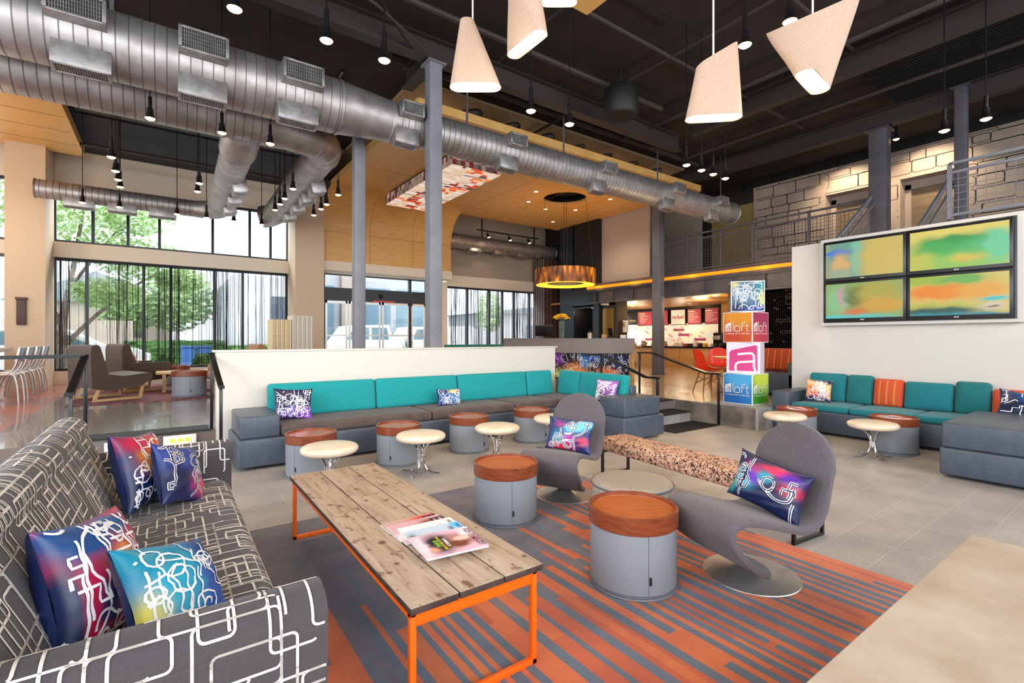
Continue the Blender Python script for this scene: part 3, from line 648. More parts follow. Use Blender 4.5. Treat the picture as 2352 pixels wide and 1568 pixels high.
def light_box():
    x0, x1, y0, y1, z0 = 4.95, 6.2, 9.1, 12.94, 5.05
    t = thing('ceiling_light_box', 'lit ceiling box printed with a red, cream and brown mosaic', 'light box', ((x0+x1)/2, (y0+y1)/2, z0))
    rng = random.Random(8); m = MB(); m.c = {}
    pal = ['#f4e4cf', '#efd9bf', '#f7efe4', '#e7cfb4', '#d9bfae', '#b08f8d', '#7a4a4c', '#e03a1c', '#f2581a', '#ff8a1e', '#b3201c', '#5a3438']
    ny = 36; nx = 12
    for i in range(ny):
        x = x0; j = 0
        while x < x1-1e-4:
            w_ = rng.choice((.08, .14, .2, .28)); xe = min(x1, x+w_); u = ((x+xe)/2-x0)/(x1-x0); v = i/ny
            dens = math.exp(-((u-.55-.25*sin(v*7))/.22)**2)
            c = lin(rng.choice(pal[5:]) if rng.random() < dens*.85 else rng.choice(pal[:5]))
            a = y0+(y1-y0)*i/ny; b = y0+(y1-y0)*(i+1)/ny-.0; o = len(m.v)
            m.add([(x, a, z0), (xe, a, z0), (xe, b, z0), (x, b, z0)], [(0, 1, 2, 3)])
            for k in range(4): m.c[o+k] = c
            x = xe
    m.build('lit_panel', 'litprint', t)
    m = MB(); m.c = {}; pal2 = ['#b79f95', '#8c7670', '#c7b0a5', '#6d5556', '#a58b84', '#7f3030', '#d6c3b5']
    for (ax, fx, a0, a1) in (('x', y0, x0, x1), ('x', y1, x0, x1), ('y', x0, y0, y1), ('y', x1, y0, y1)):
        n = int((a1-a0)/.1)
        for i in range(n):
            for j in range(2):
                a = a0+(a1-a0)*i/n; b = a0+(a1-a0)*(i+1)/n; za = z0+.0+j*.12; zb = za+.12; c = lin(rng.choice(pal2)); o = len(m.v)
                m.add([(a, fx, za), (b, fx, za), (b, fx, zb), (a, fx, zb)] if ax == 'x' else [(fx, a, za), (fx, b, za), (fx, b, zb), (fx, a, zb)], [(0, 1, 2, 3)])
                for k in range(4): m.c[o+k] = c
    m.build('side_panel', colmat('print_side', .5, em=.15), t)
    m = MB()
    for y in (y0+1.28, y0+2.56): m.box(x0, x1, y-.012, y+.012, z0-.006, z0+.01)
    m.box(x0+.1, x1-.1, y0+.1, y1-.1, z0+.25, 5.4); m.build('frame', 'blackm', t)
light_box()
for k, (x, y) in enumerate(((8.32, 10.5), (8.75, 11.4), (9.69, 11.75), (10.52, 11.28), (10.52, 9.81), (10.94, 12.87))):
    m = MB(); m.lathe([(.001, 5.397), (.055, 5.397)], (x, y, 0), 16, 1); m.lathe([(.055, 5.399), (.055, 5.392), (.075, 5.392), (.078, 5.399)], (x, y, 0), 20)
    tag(m.build('recessed_light', ['whitep', 'bulb2']), ORD[k]+' recessed downlight from the left around the round hole in the wood canopy', 'recessed light', 'recessed lights in the wood canopy')
for x, y in ((8.6, 11), (10.5, 10.4), (7.3, 8.8)): spot((x, y, 5.3), (x, y, 0), 150, (1, .8, .55), 130)
# ring chandelier
t = thing('ring_chandelier', 'round glowing amber drum chandelier hanging over the reception desk', 'chandelier', (9.4, 10.5, 2.88))
m = MB(); rn = random.Random(2)
m.lathe([(.84, 2.9), (.865, 2.9), (.865, 3.33), (.84, 3.33), (.84, 2.9)], (9.4, 10.5, 0), 64)
m.build('amber_shade', mat('amber_fibre_shade', '#8a4a12', .6, ramp=[(.38, '#2e1c12'), (.55, '#7a4214'), (.68, '#f08a18')], ns=7, nd=7, scale=(1, 1, .3), em=.8), t)
MB().lathe([(.55, 2.92), (.84, 2.885), (.84, 2.90), (.55, 2.935), (.55, 2.92)], (9.4, 10.5, 0), 64).build('diffuser', mat('amber_diffuser', '#ffc040', em=2.2, emc='#ffb52a'), t)
MB().lathe([(.55, 2.93), (.56, 3.15), (.54, 3.15)], (9.4, 10.5, 0), 64).build('inner_ring', 'blackm', t)
m = MB()
for k in range(4): a = pi/4+k*pi/2; m.cyl((9.4+.8*cos(a), 10.5+.8*sin(a), 3.3), (9.4+.55*cos(a), 10.5+.55*sin(a), 5.62), .006, n=5)
m.build('suspension_wire', 'blackm', t)
point((9.4, 10.5, 3.1), 60, (1, .6, .22), .3)
MB_c = MB(); MB_c.box(3.7, 11.9, 8.3, 15.0, 6.08, 6.14); struct(MB_c.build('ceiling', mat('beige_ceiling_patch', '#a08a68', .8)))
for x in (4.6, 7.0, 9.4, 11.4): point((x, 9.6, 5.85), 9, (1, .78, .48), .1)
MB_c = MB(); MB_c.box(-2.06, 3.6, 12.5, 15.05, 5.7, 5.78); struct(MB_c.build('ceiling', mat('navy_ceiling_drop', '#20222c', .8)))
# ducts
def ribs(m, f, n, L, k):
    pass
def ribbed(m, p0, p1, r, pitch=.11, n=36, d=.004, cap=False):
    p0 = V(p0); p1 = V(p1); D = (p1-p0); Ln = D.length; D.normalize(); a = D.orthogonal().normalized(); b = D.cross(a); prof = []; s = 0
    while s < Ln-pitch:
        prof += [(s, r), (s+pitch-.013, r), (s+pitch-.012, r+d), (s+pitch-.002, r+d)]; s += pitch+.0
    prof += [(s, r), (Ln, r)]
    if cap: prof += [(Ln+.01, r+.012), (Ln+.03, r+.012), (Ln+.03, .001)]
    vs = []; fs = []; K = len(prof)
    for i in range(n):
        q = 2*pi*i/n
        for z, rr in prof: vs.append(p0+D*z+(a*cos(q)+b*sin(q))*rr)
    mi = []
    for i in range(n):
        j = (i+1) % n
        for q in range(K-1): fs.append((i*K+q, j*K+q, j*K+q+1, i*K+q+1)); mi.append(1 if (q % 4 == 2 and prof[q][1] > r+.001) else 0)
    m.add(vs, fs); m.m[-len(fs):] = mi
def register(parent, c, axis, side, w_=.55, h=.2, dp=.2, name='air_register'):
    """a box grille on a duct: c centre of face, axis 'x' or 'y' along which the duct runs, side vector of the face"""
    c = V(c); u = V((1, 0, 0)) if axis == 'x' else V((0, 1, 0)); n = V(side).normalized(); v = n.cross(u).normalized()
    T = Matrix((u, v, n)).transposed().to_4x4(); T.translation = c
    m = MB(); o = len(m.v)
    m.rbox(-w_/2, w_/2, -h/2, h/2, -dp, 0, .004, seg=1, T=T)
    for (a, b, cc, d) in ((-w_/2, w_/2, h/2-.025, h/2), (-w_/2, w_/2, -h/2, -h/2+.025), (-w_/2, -w_/2+.035, -h/2, h/2), (w_/2-.035, w_/2, -h/2, h/2)):
        m.rbox(a, b, cc, d, 0, .012, .003, seg=1, T=T)
    bx = m.build(name, 'zincbox', parent)
    m = MB()
    q = MB(); q.box(-w_/2+.035, w_/2-.035, -h/2+.025, h/2-.025, .0005, .002, 0)
    for k in range(1, 20): x = -w_/2+.035+(w_-.07)*k/20; q.box(x-.0035, x+.0035, -h/2+.025, h/2-.025, .002, .010, 1)
    for k in range(1, 5): y = -h/2+.025+(h-.05)*k/5; q.box(-w_/2+.035, w_/2-.035, y-.002, y+.002, .002, .008, 1)
    q.v = [tuple(T @ V(p)) for p in q.v]
    g = q.build('grille', ['grille', 'zincbox'], parent); g.parent = bx; g.matrix_parent_inverse = Matrix.Identity(4)
YD, ZD = 7.2, 4.70
t = thing('air_duct', 'huge spiral galvanised duct crossing the whole room with a taper', 'duct', (2, YD, ZD-.37))
m = MB(); ribbed(m, (-5.5, YD, ZD), (2.0, YD, ZD), .37, .115); m.build('wide_duct', 'zinc', t)
m = MB(); m.lathe([(.38, 2.0), (.38, 2.04), (.365, 2.05), (.3, 2.78), (.31, 2.79), (.31, 2.83), (.29, 2.84)], (0, YD, ZD), 40, 0, 'x'); m.build('taper', 'zinc', t)
m = MB(); ribbed(m, (2.83, YD, ZD), (12.35, YD, ZD), .285, .1, cap=True); m.build('narrow_duct', 'zinc', t)
fr = V((0, -.94, -.34)).normalized(); dn = V((0, -.34, -.94)).normalized()
for x in (-.98, .28, 1.42):
    pass
def regs(xs, r, t, y=YD, z=ZD):
    for x in xs:
        register(t, V((x, y-r-.14, z+.10)), 'x', V((0, -1, .05)), .50 if r > .3 else .36, .27 if r > .3 else .21, .30)
def regs2(xs, r, t, y=YD, z=ZD):
    for x in xs:
        register(t, V((x, y-r*.62, z-r-.10)), 'x', V((0, -.10, -1)), .50 if r > .3 else .38, .20, .34)
regs((-.76, .37, 1.47), .37, t); regs2((-.73, .37, 1.44), .37, t)
regs((3.03, 5.0, 7.3, 9.6, 11.4), .285, t); regs2((3.0, 4.9, 7.15, 9.4, 11.2), .285, t)
for x in (-.5, 4.2, 6.4, 9.3, 11.9): MB().box(x-.02, x+.02, YD-.005, YD+.005, ZD+.28, 6.15).build('hanger', 'dsteel', t)
t = thing('air_duct', 'second wide galvanised duct behind the first, bending toward the windows', 'duct', (0, 8.3, 4.3))
m = MB(); ribbed(m, (-5.5, 8.3, 4.66), (1.35, 8.3, 4.66), .33, .115); m.build('wide_duct', 'zinc', t)
m = MB(); pts = [(1.35, 8.3, 4.66), (1.5, 8.3, 4.64), (1.62, 8.3, 4.62)]+[(1.7+.55*sin(a*pi/12), 8.3+.55*(1-cos(a*pi/12)), 4.6) for a in range(0, 7)]
rr = [.335, .31, .285]+[.28]*7; m.tube(pts, rr, 32)
for a in (0, 2, 4, 6): p = V((1.7+.55*sin(a*pi/12), 8.3+.55*(1-cos(a*pi/12)), 4.6)); d = V((cos(a*pi/12), sin(a*pi/12), 0)); m.cyl(p-d*.012, p+d*.012, .29, n=32)
m.build('elbow', 'zinc', t)
m = MB(); ribbed(m, (2.25, 8.85, 4.6), (2.25, 13.1, 4.5), .27, .1); m.build('narrow_duct', 'zinc', t)
m = MB(); m.tube([(2.25, 13.1, 4.5), (2.24, 13.35, 4.48), (2.15, 13.55, 4.45), (2.0, 13.65, 4.42)], .27, 28); m.build('end_cap', 'zinc', t)
for y in (9.9, 10.7, 11.6, 12.5): register(t, (2.42, y, 4.16), 'y', (.25, 0, -1), .36, .26, .3)
m = MB(); m.tube([(.95, 8.35, 4.5), (.95, 8.6, 4.42), (.95, 8.9, 4.38)], .27, 28); m.build('branch_collar', 'zinc', t)
m = MB(); ribbed(m, (.95, 8.9, 4.38), (1.0, 13.0, 4.36), .235, .1); m.build('branch_duct', 'zinc', t)
m = MB(); m.tube([(1.0+.0-.45*(1-cos(a*pi/12)), 13.0+.45*sin(a*pi/12), 4.36) for a in range(7)], [.235-.008*a for a in range(7)], 28); m.build('elbow', 'zinc', t)
m = MB(); ribbed(m, (.55, 13.45, 4.36), (-2.1, 13.45, 4.36), .185, .1, cap=True); m.build('window_duct', 'zinc', t)
for y in (10.3, 11.2, 12.1): register(t, (1.14, y, 4.04), 'y', (.2, 0, -1), .36, .24, .3)
for x in (-1.45, -.75, -.05): register(t, (x, 13.40, 4.06), 'x', (0, -.1, -1), .5, .2, .3)
t = thing('air_duct', 'grey spiral duct under the curved wood, behind the ring chandelier', 'duct', (10, 14.6, 4.43))
m = MB(); ribbed(m, (7.0, 14.6, 4.68), (12.38, 14.6, 4.68), .25, .1, cap=True); m.build('round_duct', 'zinc', t)
for x in (8.75, 9.8, 10.85): register(t, (x, 14.5, 4.36), 'x', (0, -.3, -1), .5)
# beams, pipes and conduits under the dark ceiling
def pipe(name, lab, pts, r, m_='pipe', cat='pipe'):
    m = MB(); pts = [V(p) for p in pts]; out = []
    for i, p in enumerate(pts):
        if 0 < i < len(pts)-1:
            a = (pts[i-1]-p); b = (pts[i+1]-p); q = min(.12+r, a.length/2, b.length/2); a = a.normalized(); b = b.normalized()
            for k in range(5): s = k/4; out.append((p+a*q)*(1-s)**2+p*2*s*(1-s)+(p+b*q)*s*s)
        else: out.append(p)
    m.tube(out, r, 8); return tag(m.build(name, m_), lab, cat)
def beam(lab, a, b, h=.32, w_=.2):
    a = V(a); b = V(b); m = MB(); m.bar(a, b, w_, .02); m.bar(a+V((0, 0, h)), b+V((0, 0, h)), w_, .02); m.bar(a+V((0, 0, h/2)), b+V((0, 0, h/2)), .02, h)
    tag(m.build('ceiling_beam', 'pipe'), lab, 'beam')
beam('dark ceiling beam running over the tall grey column away to the right', (-5, 6.78, 5.6), (9.5, 6.78, 5.6))
beam('dark ceiling beam along the mezzanine columns', (11.9, -3, 5.66), (11.9, 8.4, 5.66))
beam('dark ceiling beam crossing from the tall grey column toward the windows', (3.36, 6.9, 5.6), (3.36, 7.8, 5.6))
beam('dark beam near the ceiling in front of the upper left windows', (-1.4, 12.2, 5.7), (3.3, 12.2, 5.7), .3, .25)
beam('dark ceiling beam crossing above the hanging lamps', (9.2, -4, 5.7), (9.2, 6.2, 5.7))
for k, (a, b, h, lab) in enumerate((((-4, 3.2, 6.05), (9.3, 3.2, 6.05), .03, 'thin conduit across the ceiling above the fabric lamps'), ((-4, 5.0, 6.0), (11.5, 5.0, 6.0), .035, 'conduit on the ceiling behind the row of spotlights'), ((6.8, -3, 6.0), (6.8, 13, 6.0), .03, 'conduit crossing the ceiling right of the fabric lamps'), ((4.6, 1, 6.05), (4.6, 7.8, 6.05), .022, 'thin conduit above the left fabric lamps'), ((8.5, -3, 5.9), (8.5, 7.5, 5.9), .05, 'dark pipe crossing the ceiling toward the canopy'), ((-3, 6.1, 5.9), (8, 6.1, 5.9), .05, 'dark pipe above the wide duct'), ((10.7, -3, 5.9), (10.7, 7.5, 5.9), .045, 'dark pipe along the ceiling before the mezzanine'), ((3, 7.6, 5.95), (11.5, 7.6, 5.95), .06, 'thick dark pipe above the edge of the wood canopy'), ((-3, 10.9, 5.5), (3.3, 10.9, 5.5), .03, 'black sprinkler pipe before the upper left windows'), ((-3, 13.6, 5.45), (3.3, 13.6, 5.45), .035, 'black pipe just before the upper left windows'))):
    pipe('ceiling_pipe', lab, [a, b], h)
pipe('ceiling_pipe', 'curving conduit above the left spotlights, looping toward the tall column', [(-1, 5.6, 6.0), (.6, 5.6, 5.95), (1.3, 6.2, 5.8), (2.2, 6.2, 5.75), (3.2, 6.6, 5.6)], .022)
pipe('ceiling_pipe', 'second curving conduit above the left spotlights', [(-.5, 4.9, 6.05), (1.0, 4.9, 6.0), (1.9, 5.6, 5.9), (2.4, 6.3, 5.8), (3.2, 6.9, 5.6)], .018)
pipe('ceiling_pipe', 'bent dark pipe above the wide duct left of the tall column', [(.7, 6.0, 5.3), (.7, 5.6, 5.9), (1.2, 5.6, 5.9), (1.2, 6.0, 5.3)], .05)
rng = random.Random(21)
for k in range(7):
    x = 4.6+k*.95; pipe('ceiling_pipe', ORD[k]+' stub of dark pipe from the left above the wood canopy edge', [(x, 8.4+rng.random(), 5.75), (x+.5, 8.2, 5.85), (x+.6+rng.random()*.5, 9.5, 5.95)], rng.choice((.05, .07, .09)))
m = MB(); m.lathe([(.001, 5.0), (.26, 5.0), (.3, 5.06), (.3, 5.42), (.26, 5.5), (.001, 5.5)], (6.6, 5.9, .3), 28); m.cyl((6.6, 5.9, 5.8), (6.6, 5.9, 6.15), .02)
tag(m.build('ceiling_speaker', 'blackm'), 'black drum shaped pendant hanging near the dark ceiling', 'speaker')
m = MB()
for k in range(26): x = 9.4+k*.1; m.box(x, x+.045, -2.5, 3.4, 6.0, 6.12)
tag(m.build('ceiling_grille', 'blackm'), 'dark slatted deck panel of the ceiling at the top right', 'ceiling grille')
for k, (x, y) in enumerate(((5.0, 3.3), (5.6, 4.6), (7.6, 5.2))): m = MB(); m.box(x-.6, x+.6, y-.03, y+.03, 6.1, 6.15); m.box(x+.5, x+.56, y-.035, y+.035, 6.08, 6.11); tag(m.build('track_rail', 'blackm'), ORD[k]+' short black track rail from the left on the dark ceiling', 'track rail')
# hanging spotlights
def make_spot(lit=True, L=2.0):
    t = thing('hanging_spotlight', 'x', 'spotlight', (0, 0, -50))
    MB().cyl((0, 0, -50+.25), (0, 0, -50+L), .007, n=6).build('cable', 'black', t)
    m = MB(); m.cyl((0, 0, -49.9), (0, 0, -49.74), .022, n=10); m.lathe([(.02, -49.88), (.034, -49.89), (.036, -49.95), (.05, -50.0), (.056, -50.015)], (0, 0, 0), 18); m.build('lamp_housing', 'black', t)
    m = MB(); m.lathe([(.001, -50.036), (.03, -50.033), (.048, -50.022), (.054, -50.012), (.05, -50.0)], (0, 0, 0), 18); m.build('lamp_bulb', 'bulb' if lit else 'bulb2', t)
    return t
PA = make_spot(True, 2.16); PB = make_spot(False, 2.16); PC = make_spot(True, .62); used = set()
def put_spot(x, y, z, lab, grp, P=PA, lit=0):
    if P.name in used: o = dup(P, (x, y, z), 0, lab, grp)
    else: used.add(P.name); o = P; o.location = (x, y, z); o['label'] = lab; o['group'] = grp
    if lit: spot((x, y, z-.06), (x, y, 0), lit, (1, .74, .46), 115, .04)
for i, x in enumerate((.45, 1.16, 1.69)): put_spot(x, 4.45, 4.0, ORD[i]+' hanging spotlight from the left above the huge duct, near the tall column', 'spotlights over the teal sofa', PA, 60)
for i, x in enumerate((3.45, 4.05)): put_spot(x, 4.45, 4.0, ('left' if i == 0 else 'right')+' one of the two lit spotlights before the wood canopy edge', 'spotlights over the teal sofa', PA, 60)
for i, x in enumerate((6.45, 6.84, 7.16, 7.51)): put_spot(x, 4.46, 4.0, ORD[i]+' of four hanging spotlights in the row left of the block wall', 'four spotlights by the block wall', PA, 25)
put_spot(4.24, 2.33, 4.0, 'bright hanging spotlight between the two right fabric lamps', 'spotlights at the upper right', PA, 60)
put_spot(4.23, 1.94, 4.0, 'bright hanging spotlight just behind the rightmost fabric lamp', 'spotlights at the upper right', PA, 60)
put_spot(8.05, 1.82, 4.0, 'lit spotlight left of the slim grey column at the far right', 'spotlights at the upper right', PA, 40)
put_spot(8.02, 1.43, 4.0, 'lit spotlight right of the slim grey column at the far right', 'spotlights at the upper right', PA, 40)
put_spot(12.5, 3.6, 5.55, 'small lit spotlight above the lift doors beside the thick column', 'spotlights at the upper right', PC, 0)
for i, (x, y, z) in enumerate(((-.16, 7.72, 4.17), (.63, 7.72, 4.18), (1.23, 7.72, 4.17))): put_spot(x, y, z, ORD[i]+' lit spotlight from the left hanging before the second duct', 'spotlights between the ducts', PA, 0)
for i, y in enumerate((9.13, 9.85, 10.36, 10.83)): put_spot(-.64, y, 4.0, ['topmost', 'second highest', 'third highest', 'lowest'][i]+' spotlight in the left cluster before the upper windows', 'left cluster of spotlights', PB)
for i, y in enumerate((9.8, 10.36)): put_spot(.47, y, 4.0, ['upper', 'lower'][i]+' spotlight of the pair left of the branch duct', 'pair of spotlights by the branch duct', PB)
for i, x in enumerate((-1.31, -.75, .2, .73, 1.25, 1.81)): put_spot(x, 12.5, 4.0, ORD[i]+' lit spotlight from the left along the small window duct', 'spotlights along the window duct', PA if i < 4 else PB, 25 if i in (0, 2) else 0)
for i, y in enumerate((9.2, 9.93, 10.4, 10.92)): put_spot(1.83, y, 4.0, ORD[i]+' spotlight from the right in the row left of the branching elbow duct', 'spotlights left of the elbow duct', PB)
for i, y in enumerate((9.1, 9.88, 10.3, 10.9)): put_spot(2.58, y, 4.0, ORD[i]+' spotlight from the right in the row beside the wood wall', 'spotlights beside the wood wall', PB)
for x, h in ((-.64, 9.9), (.47, 10.1), (1.83, 10.1), (2.58, 10.0)):
    tag(MB().box(x-.02, x+.02, h-1.2, h+1.2, 6.11, 6.15).build('track_rail', 'black'), 'black track rail above the spotlights at depth row %s' % {-.64: 'far left', .47: 'left of the branch duct', 1.83: 'left of the elbow duct', 2.58: 'beside the wood wall'}[x], 'track rail')
# track with three heads at the grey wall
t = thing('track_light', 'black track light with three heads on the grey wall over the grey duct', 'track light', (9.5, 13.9, 4.9))
m = MB(); m.box(8.55, 11.2, 13.98, 14.02, 5.0, 5.04)
for x in (8.75, 11.0): m.box(x-.02, x+.02, 13.98, 14.02, 5.0, 5.4); m.box(x-.015, x+.015, 13.98, 14.02, 4.78, 5.0)
m.build('rail', 'black', t)
for k, x in enumerate((8.95, 9.85, 10.7)):
    m = MB(); m.cyl((x, 14.0, 5.0), (x, 13.98, 4.92), .012, n=8); m.cyl((x, 13.98, 4.94), (x+.03, 13.93, 4.8), .035, .06, n=14); q = m.build('lamp_head', 'black', t)
    m = MB(); m.cyl((x+.03, 13.93, 4.803), (x+.031, 13.928, 4.795), .052, n=14); m.build('lamp_bulb', 'bulb' if k == 1 else 'bulb2', q)
spot((9.0, 13.9, 4.8), (9.0, 14.4, 4.0), 25, (1, .75, .5), 100)
# fabric pendant lamps
def lamp(lab, c, zb, zt, base, top, rz, bc=(0, 0), tz=0, cordx=0, slope=0, rt=0):
    """base and top are (half length, half width) stadiums; the shade runs zb..zt, top tilted by slope"""
    t = thing('fabric_pendant_lamp', lab, 'pendant lamp', (c[0], c[1], zb), rz, 'fabric pendant lamps')
    T = Matrix.Translation((c[0], c[1], 0)) @ Matrix.Rotation(rz, 4, 'Z')
    def st(hl, hw, q):
        a = 2*pi*q; x, y = cos(a), sin(a); e = hl-hw
        return ((e if x > 0 else -e)*min(1, abs(x)*6)+hw*x, hw*y)
    def f(u, v, o=0):
        hl = base[0]+(top[0]-base[0])*v-o; hw = max(.004, base[1]+(top[1]-base[1])*v-o); x, y = st(hl, hw, u); x, y = x*cos(rt*v)-y*sin(rt*v), x*sin(rt*v)+y*cos(rt*v); x += bc[0]*v
        z = zb+(zt-zb)*v+(tz*(x/max(base[0], top[0])))*v+slope*x*(1-v)
        return T @ V((x, y+bc[1]*v, z))
    m = MB(); m.grid(lambda u, v: f(u, v), 48, 8, 0, cu=True); m.add([f(i/48, 1) for i in range(48)], [tuple(range(48))]); m.build('fabric_shade', 'shade', t)
    m = MB(); m.add([f(i/48, .015, .008) for i in range(48)], [tuple(range(48))[::-1]]); m.build('diffuser', 'shadew', t)
    m = MB(); p = T @ V((cordx, bc[1], 0)); m.cyl((p.x, p.y, zt-.03), (p.x, p.y, 6.15), .006, n=6); m.build('cord', 'cord', t)
    point((c[0], c[1], zb-.08), 8, (1, .86, .68), .12)
a0 = -.62
lamp('narrow topped beige fabric lamp hanging beside the tall grey column', (1.82, 3.0), 3.16, 3.64, (.185, .07), (.05, .045), a0, (-.06, 0), 0, -.02)
lamp('beige fabric lamp with slanted lit slot, second from the left at the top edge', (1.835, 2.41), 3.18, 3.85, (.175, .05), (.24, .12), pi/2, (.02, .06), 0, 0, 0, -1.2)
lamp('beige fabric lamp with tall right side, centre right of the ceiling', (2.94, 1.83), 2.80, 3.2, (.18, .06), (.13, .05), a0-.12, (.02, 0), .1, 0, 0)
lamp('large wedge shaped beige fabric lamp at the upper right', (3.355, 1.40), 2.98, 3.42, (.20, .06), (.27, .05), .12, (.0, .0), .16, .0, 0, -1.0)
lamp('fabric lamp almost out of view at the very top, only its lit base showing', (2.64, 3.03), 4.12, 4.6, (.15, .06), (.08, .05), a0)
# ================================================================== LOWER LOUNGE
rng = random.Random(77)
# rug: strips of wool, one mesh
def make_rug():
    x0, x1, y0, y1 = .42, 3.30, -1.2, 3.80; m = MB(); x = x0; r = random.Random(31); blue = False
    while x < x1-1e-3:
        u = (x-x0)/(x1-x0); right = u > .72
        w_ = (r.choice((.03, .038, .046)) if right else r.choice((.022, .03, .04, .052))) if blue else (r.choice((.018, .026, .032)) if right else r.choice((.026, .036, .055, .08)))
        w_ = min(w_, x1-x); end = 2.55+.4*u+r.uniform(-1.0, .45); end = min(end, 3.5)
        if right: end = r.uniform(3.2, 3.76)
        if blue:
            cuts = sorted(r.uniform(y0, end) for _ in range(r.choice((2, 2, 4)))); seg = [(y0, cuts[0], r.choice((1, 2)))]; k = 2
            for a, b in zip(cuts[:-1], cuts[1:]): seg.append((a, b, k)); k = r.choice((1, 3)) if k == 2 else 2
            seg.append((cuts[-1], end, r.choice((1, 2, 2)))); seg.append((end, y1, 0))
        else:
            seg = []; k = r.choice((1, 1, 3)); a = y0
            while a < end:
                b = min(end, a+r.uniform(.5, 1.6)); seg.append((a, b, k)); k = r.choice((1, 1, 1, 3)); a = b
            seg.append((end, y1, 0))
        for a, b, k in seg:
            if b > a: m.add([(x, a, .012), (x+w_, a, .012), (x+w_, b, .012), (x, b, .012)], [(0, 1, 2, 3)], k)
        x += w_; blue = not blue
    m.box(x0, x1, y0, y1, .0005, .0118, 0)
    def wool(n, a, b): return mat(n, a, .95, c2=b, ns=3.2, nd=8, lo=.38, hi=.62, bump=.35, bs=240, sheen=.2)
    o = m.build('striped_rug', [wool('rug_grey_wool', '#726d76', '#5b5868'), wool('rug_orange_wool', '#d26c34', '#bf5a2a'), wool('rug_blue_grey_wool', '#5f6b7c', '#515c6e'), wool('rug_rust_wool', '#c25a30', '#a84a2a')])
    tag(o, 'grey rug with long orange and blue grey stripes under the coffee table', 'rug')
make_rug()
# patterned sofa
def arc(cx, cy, r, a0, a1, n=8, ry=None): return [(cx+r*cos(radians(a0+(a1-a0)*i/n)), cy+(ry or r)*sin(radians(a0+(a1-a0)*i/n))) for i in range(n+1)]
def prof_fn(P, plane, base, U):
    """P: 2D profile; returns fn(u,v): u metres along the extrusion, v metres along the profile"""
    L = [0]
    for a, b in zip(P[:-1], P[1:]): L.append(L[-1]+math.hypot(b[0]-a[0], b[1]-a[1]))
    def f(u, v):
        v = max(0, min(L[-1]-1e-6, v)); i = 0
        while i < len(L)-2 and L[i+1] < v: i += 1
        t = (v-L[i])/max(1e-9, L[i+1]-L[i]); a = P[i][0]+(P[i+1][0]-P[i][0])*t; b = P[i][1]+(P[i+1][1]-P[i][1])*t
        return V((a, base+u, b)) if plane == 'xz' else V((base+u, a, b))
    return f, L[-1], U
def extrude(m, P, plane, a, b, mi=0):
    fn = (lambda p, q, t: (p, t, q)) if plane == 'xz' else (lambda p, q, t: (t, p, q)); m.prism(P, fn, a, b, mi)
sf = thing('patterned_sofa', 'charcoal sofa with a white angular line pattern at the left front', 'sofa', (-.1, 2.5, 0))
Y0, Y1 = 1.50, 3.70
def patt(m, fn, W_, H_, seed, dens=105, cell=.036, w=.0058, off=.0015, inside=None):
    L = circuit(random.Random(seed), W_, H_, dens, cell, .013, 7); ribbons(m, fn, L, w, 1, off=.0022, step=.009, box=(.004, W_-.004, .004, H_-.004), inside=inside)
P = [(-.30, .40)]+[(.22, .425)]+arc(.275, .355, .07, 80, -5, 7)+[(.35, .2), (.33, .14), (-.30, .14)]
m = MB(); extrude(m, P, 'xz', Y0-.02, Y1+.02); f, Lv, U = prof_fn(P[:-1], 'xz', Y0, Y1-Y0)
patt(m, f, U, Lv, 5, 120, .038, .0074, off=.0016, inside=lambda P: V((0, P.y, .3))); m.build('seat', ['sofafab', 'cream_line'], sf)
P = [(-.22, .40), (-.25, .50), (-.29, .60), (-.335, .70), (-.375, .78)]+arc(-.455, .805, .085, 10, 170, 10)+[(-.56, .7), (-.58, .5), (-.58, .14), (-.30, .14), (-.26, .3)]
m = MB(); extrude(m, P, 'xz', 1.36, 3.80); f2, Lv2, U2 = prof_fn(P[:-2], 'xz', 1.36, 2.44)
patt(m, f2, U2, Lv2, 8, 118, .040, .0078, off=.0016, inside=lambda P: V((-.43, P.y, .5)))
m2 = m; m2.build('backrest', ['sofafab', 'cream_line'], sf)
for k, (ya, yb, xo) in enumerate(((1.35, 1.50, 0), (3.69, 3.83, 0))):
    P = [(ya, .10), (ya-.005, .55)]+arc((ya+yb)/2, .615, (yb-ya)/2+.004, 178, 2, 8, .058)+[(yb+.004, .55), (yb, .10)]
    m = MB(); extrude(m, P, 'yz', -.52, .355); f3, Lv3, U3 = prof_fn(P, 'yz', -.52, .875)
    L = circuit(random.Random(31+k), U3, Lv3, 125 if k == 0 else 130, .038, .015, 7)
    ribbons(m, f3, L, .0070, 1, off=.0022, step=.007, box=(.004, U3-.004, .02, Lv3-.02), inside=lambda P: V((P.x, (ya+yb)/2, min(.6, P.z))))
    g = lambda u, v: V((.355, ya+u, .10+v)); ribbons(m, g, circuit(random.Random(44+k), yb-ya, .5, 110, .04, .014, 5), .0085, 1, off=.0016, box=(.006, yb-ya-.006, 0, .5), inside=lambda P: V((0, P.y, P.z)))
    m.tube([(-.5, ya-.004, .585), (.356, ya-.004, .585)], .003, 5); m.build('armrest', ['sofafab', 'cream_line'], sf)
MB().box(-.56, .33, 1.4, 3.78, .03, .16).build('base', 'blackm', sf)
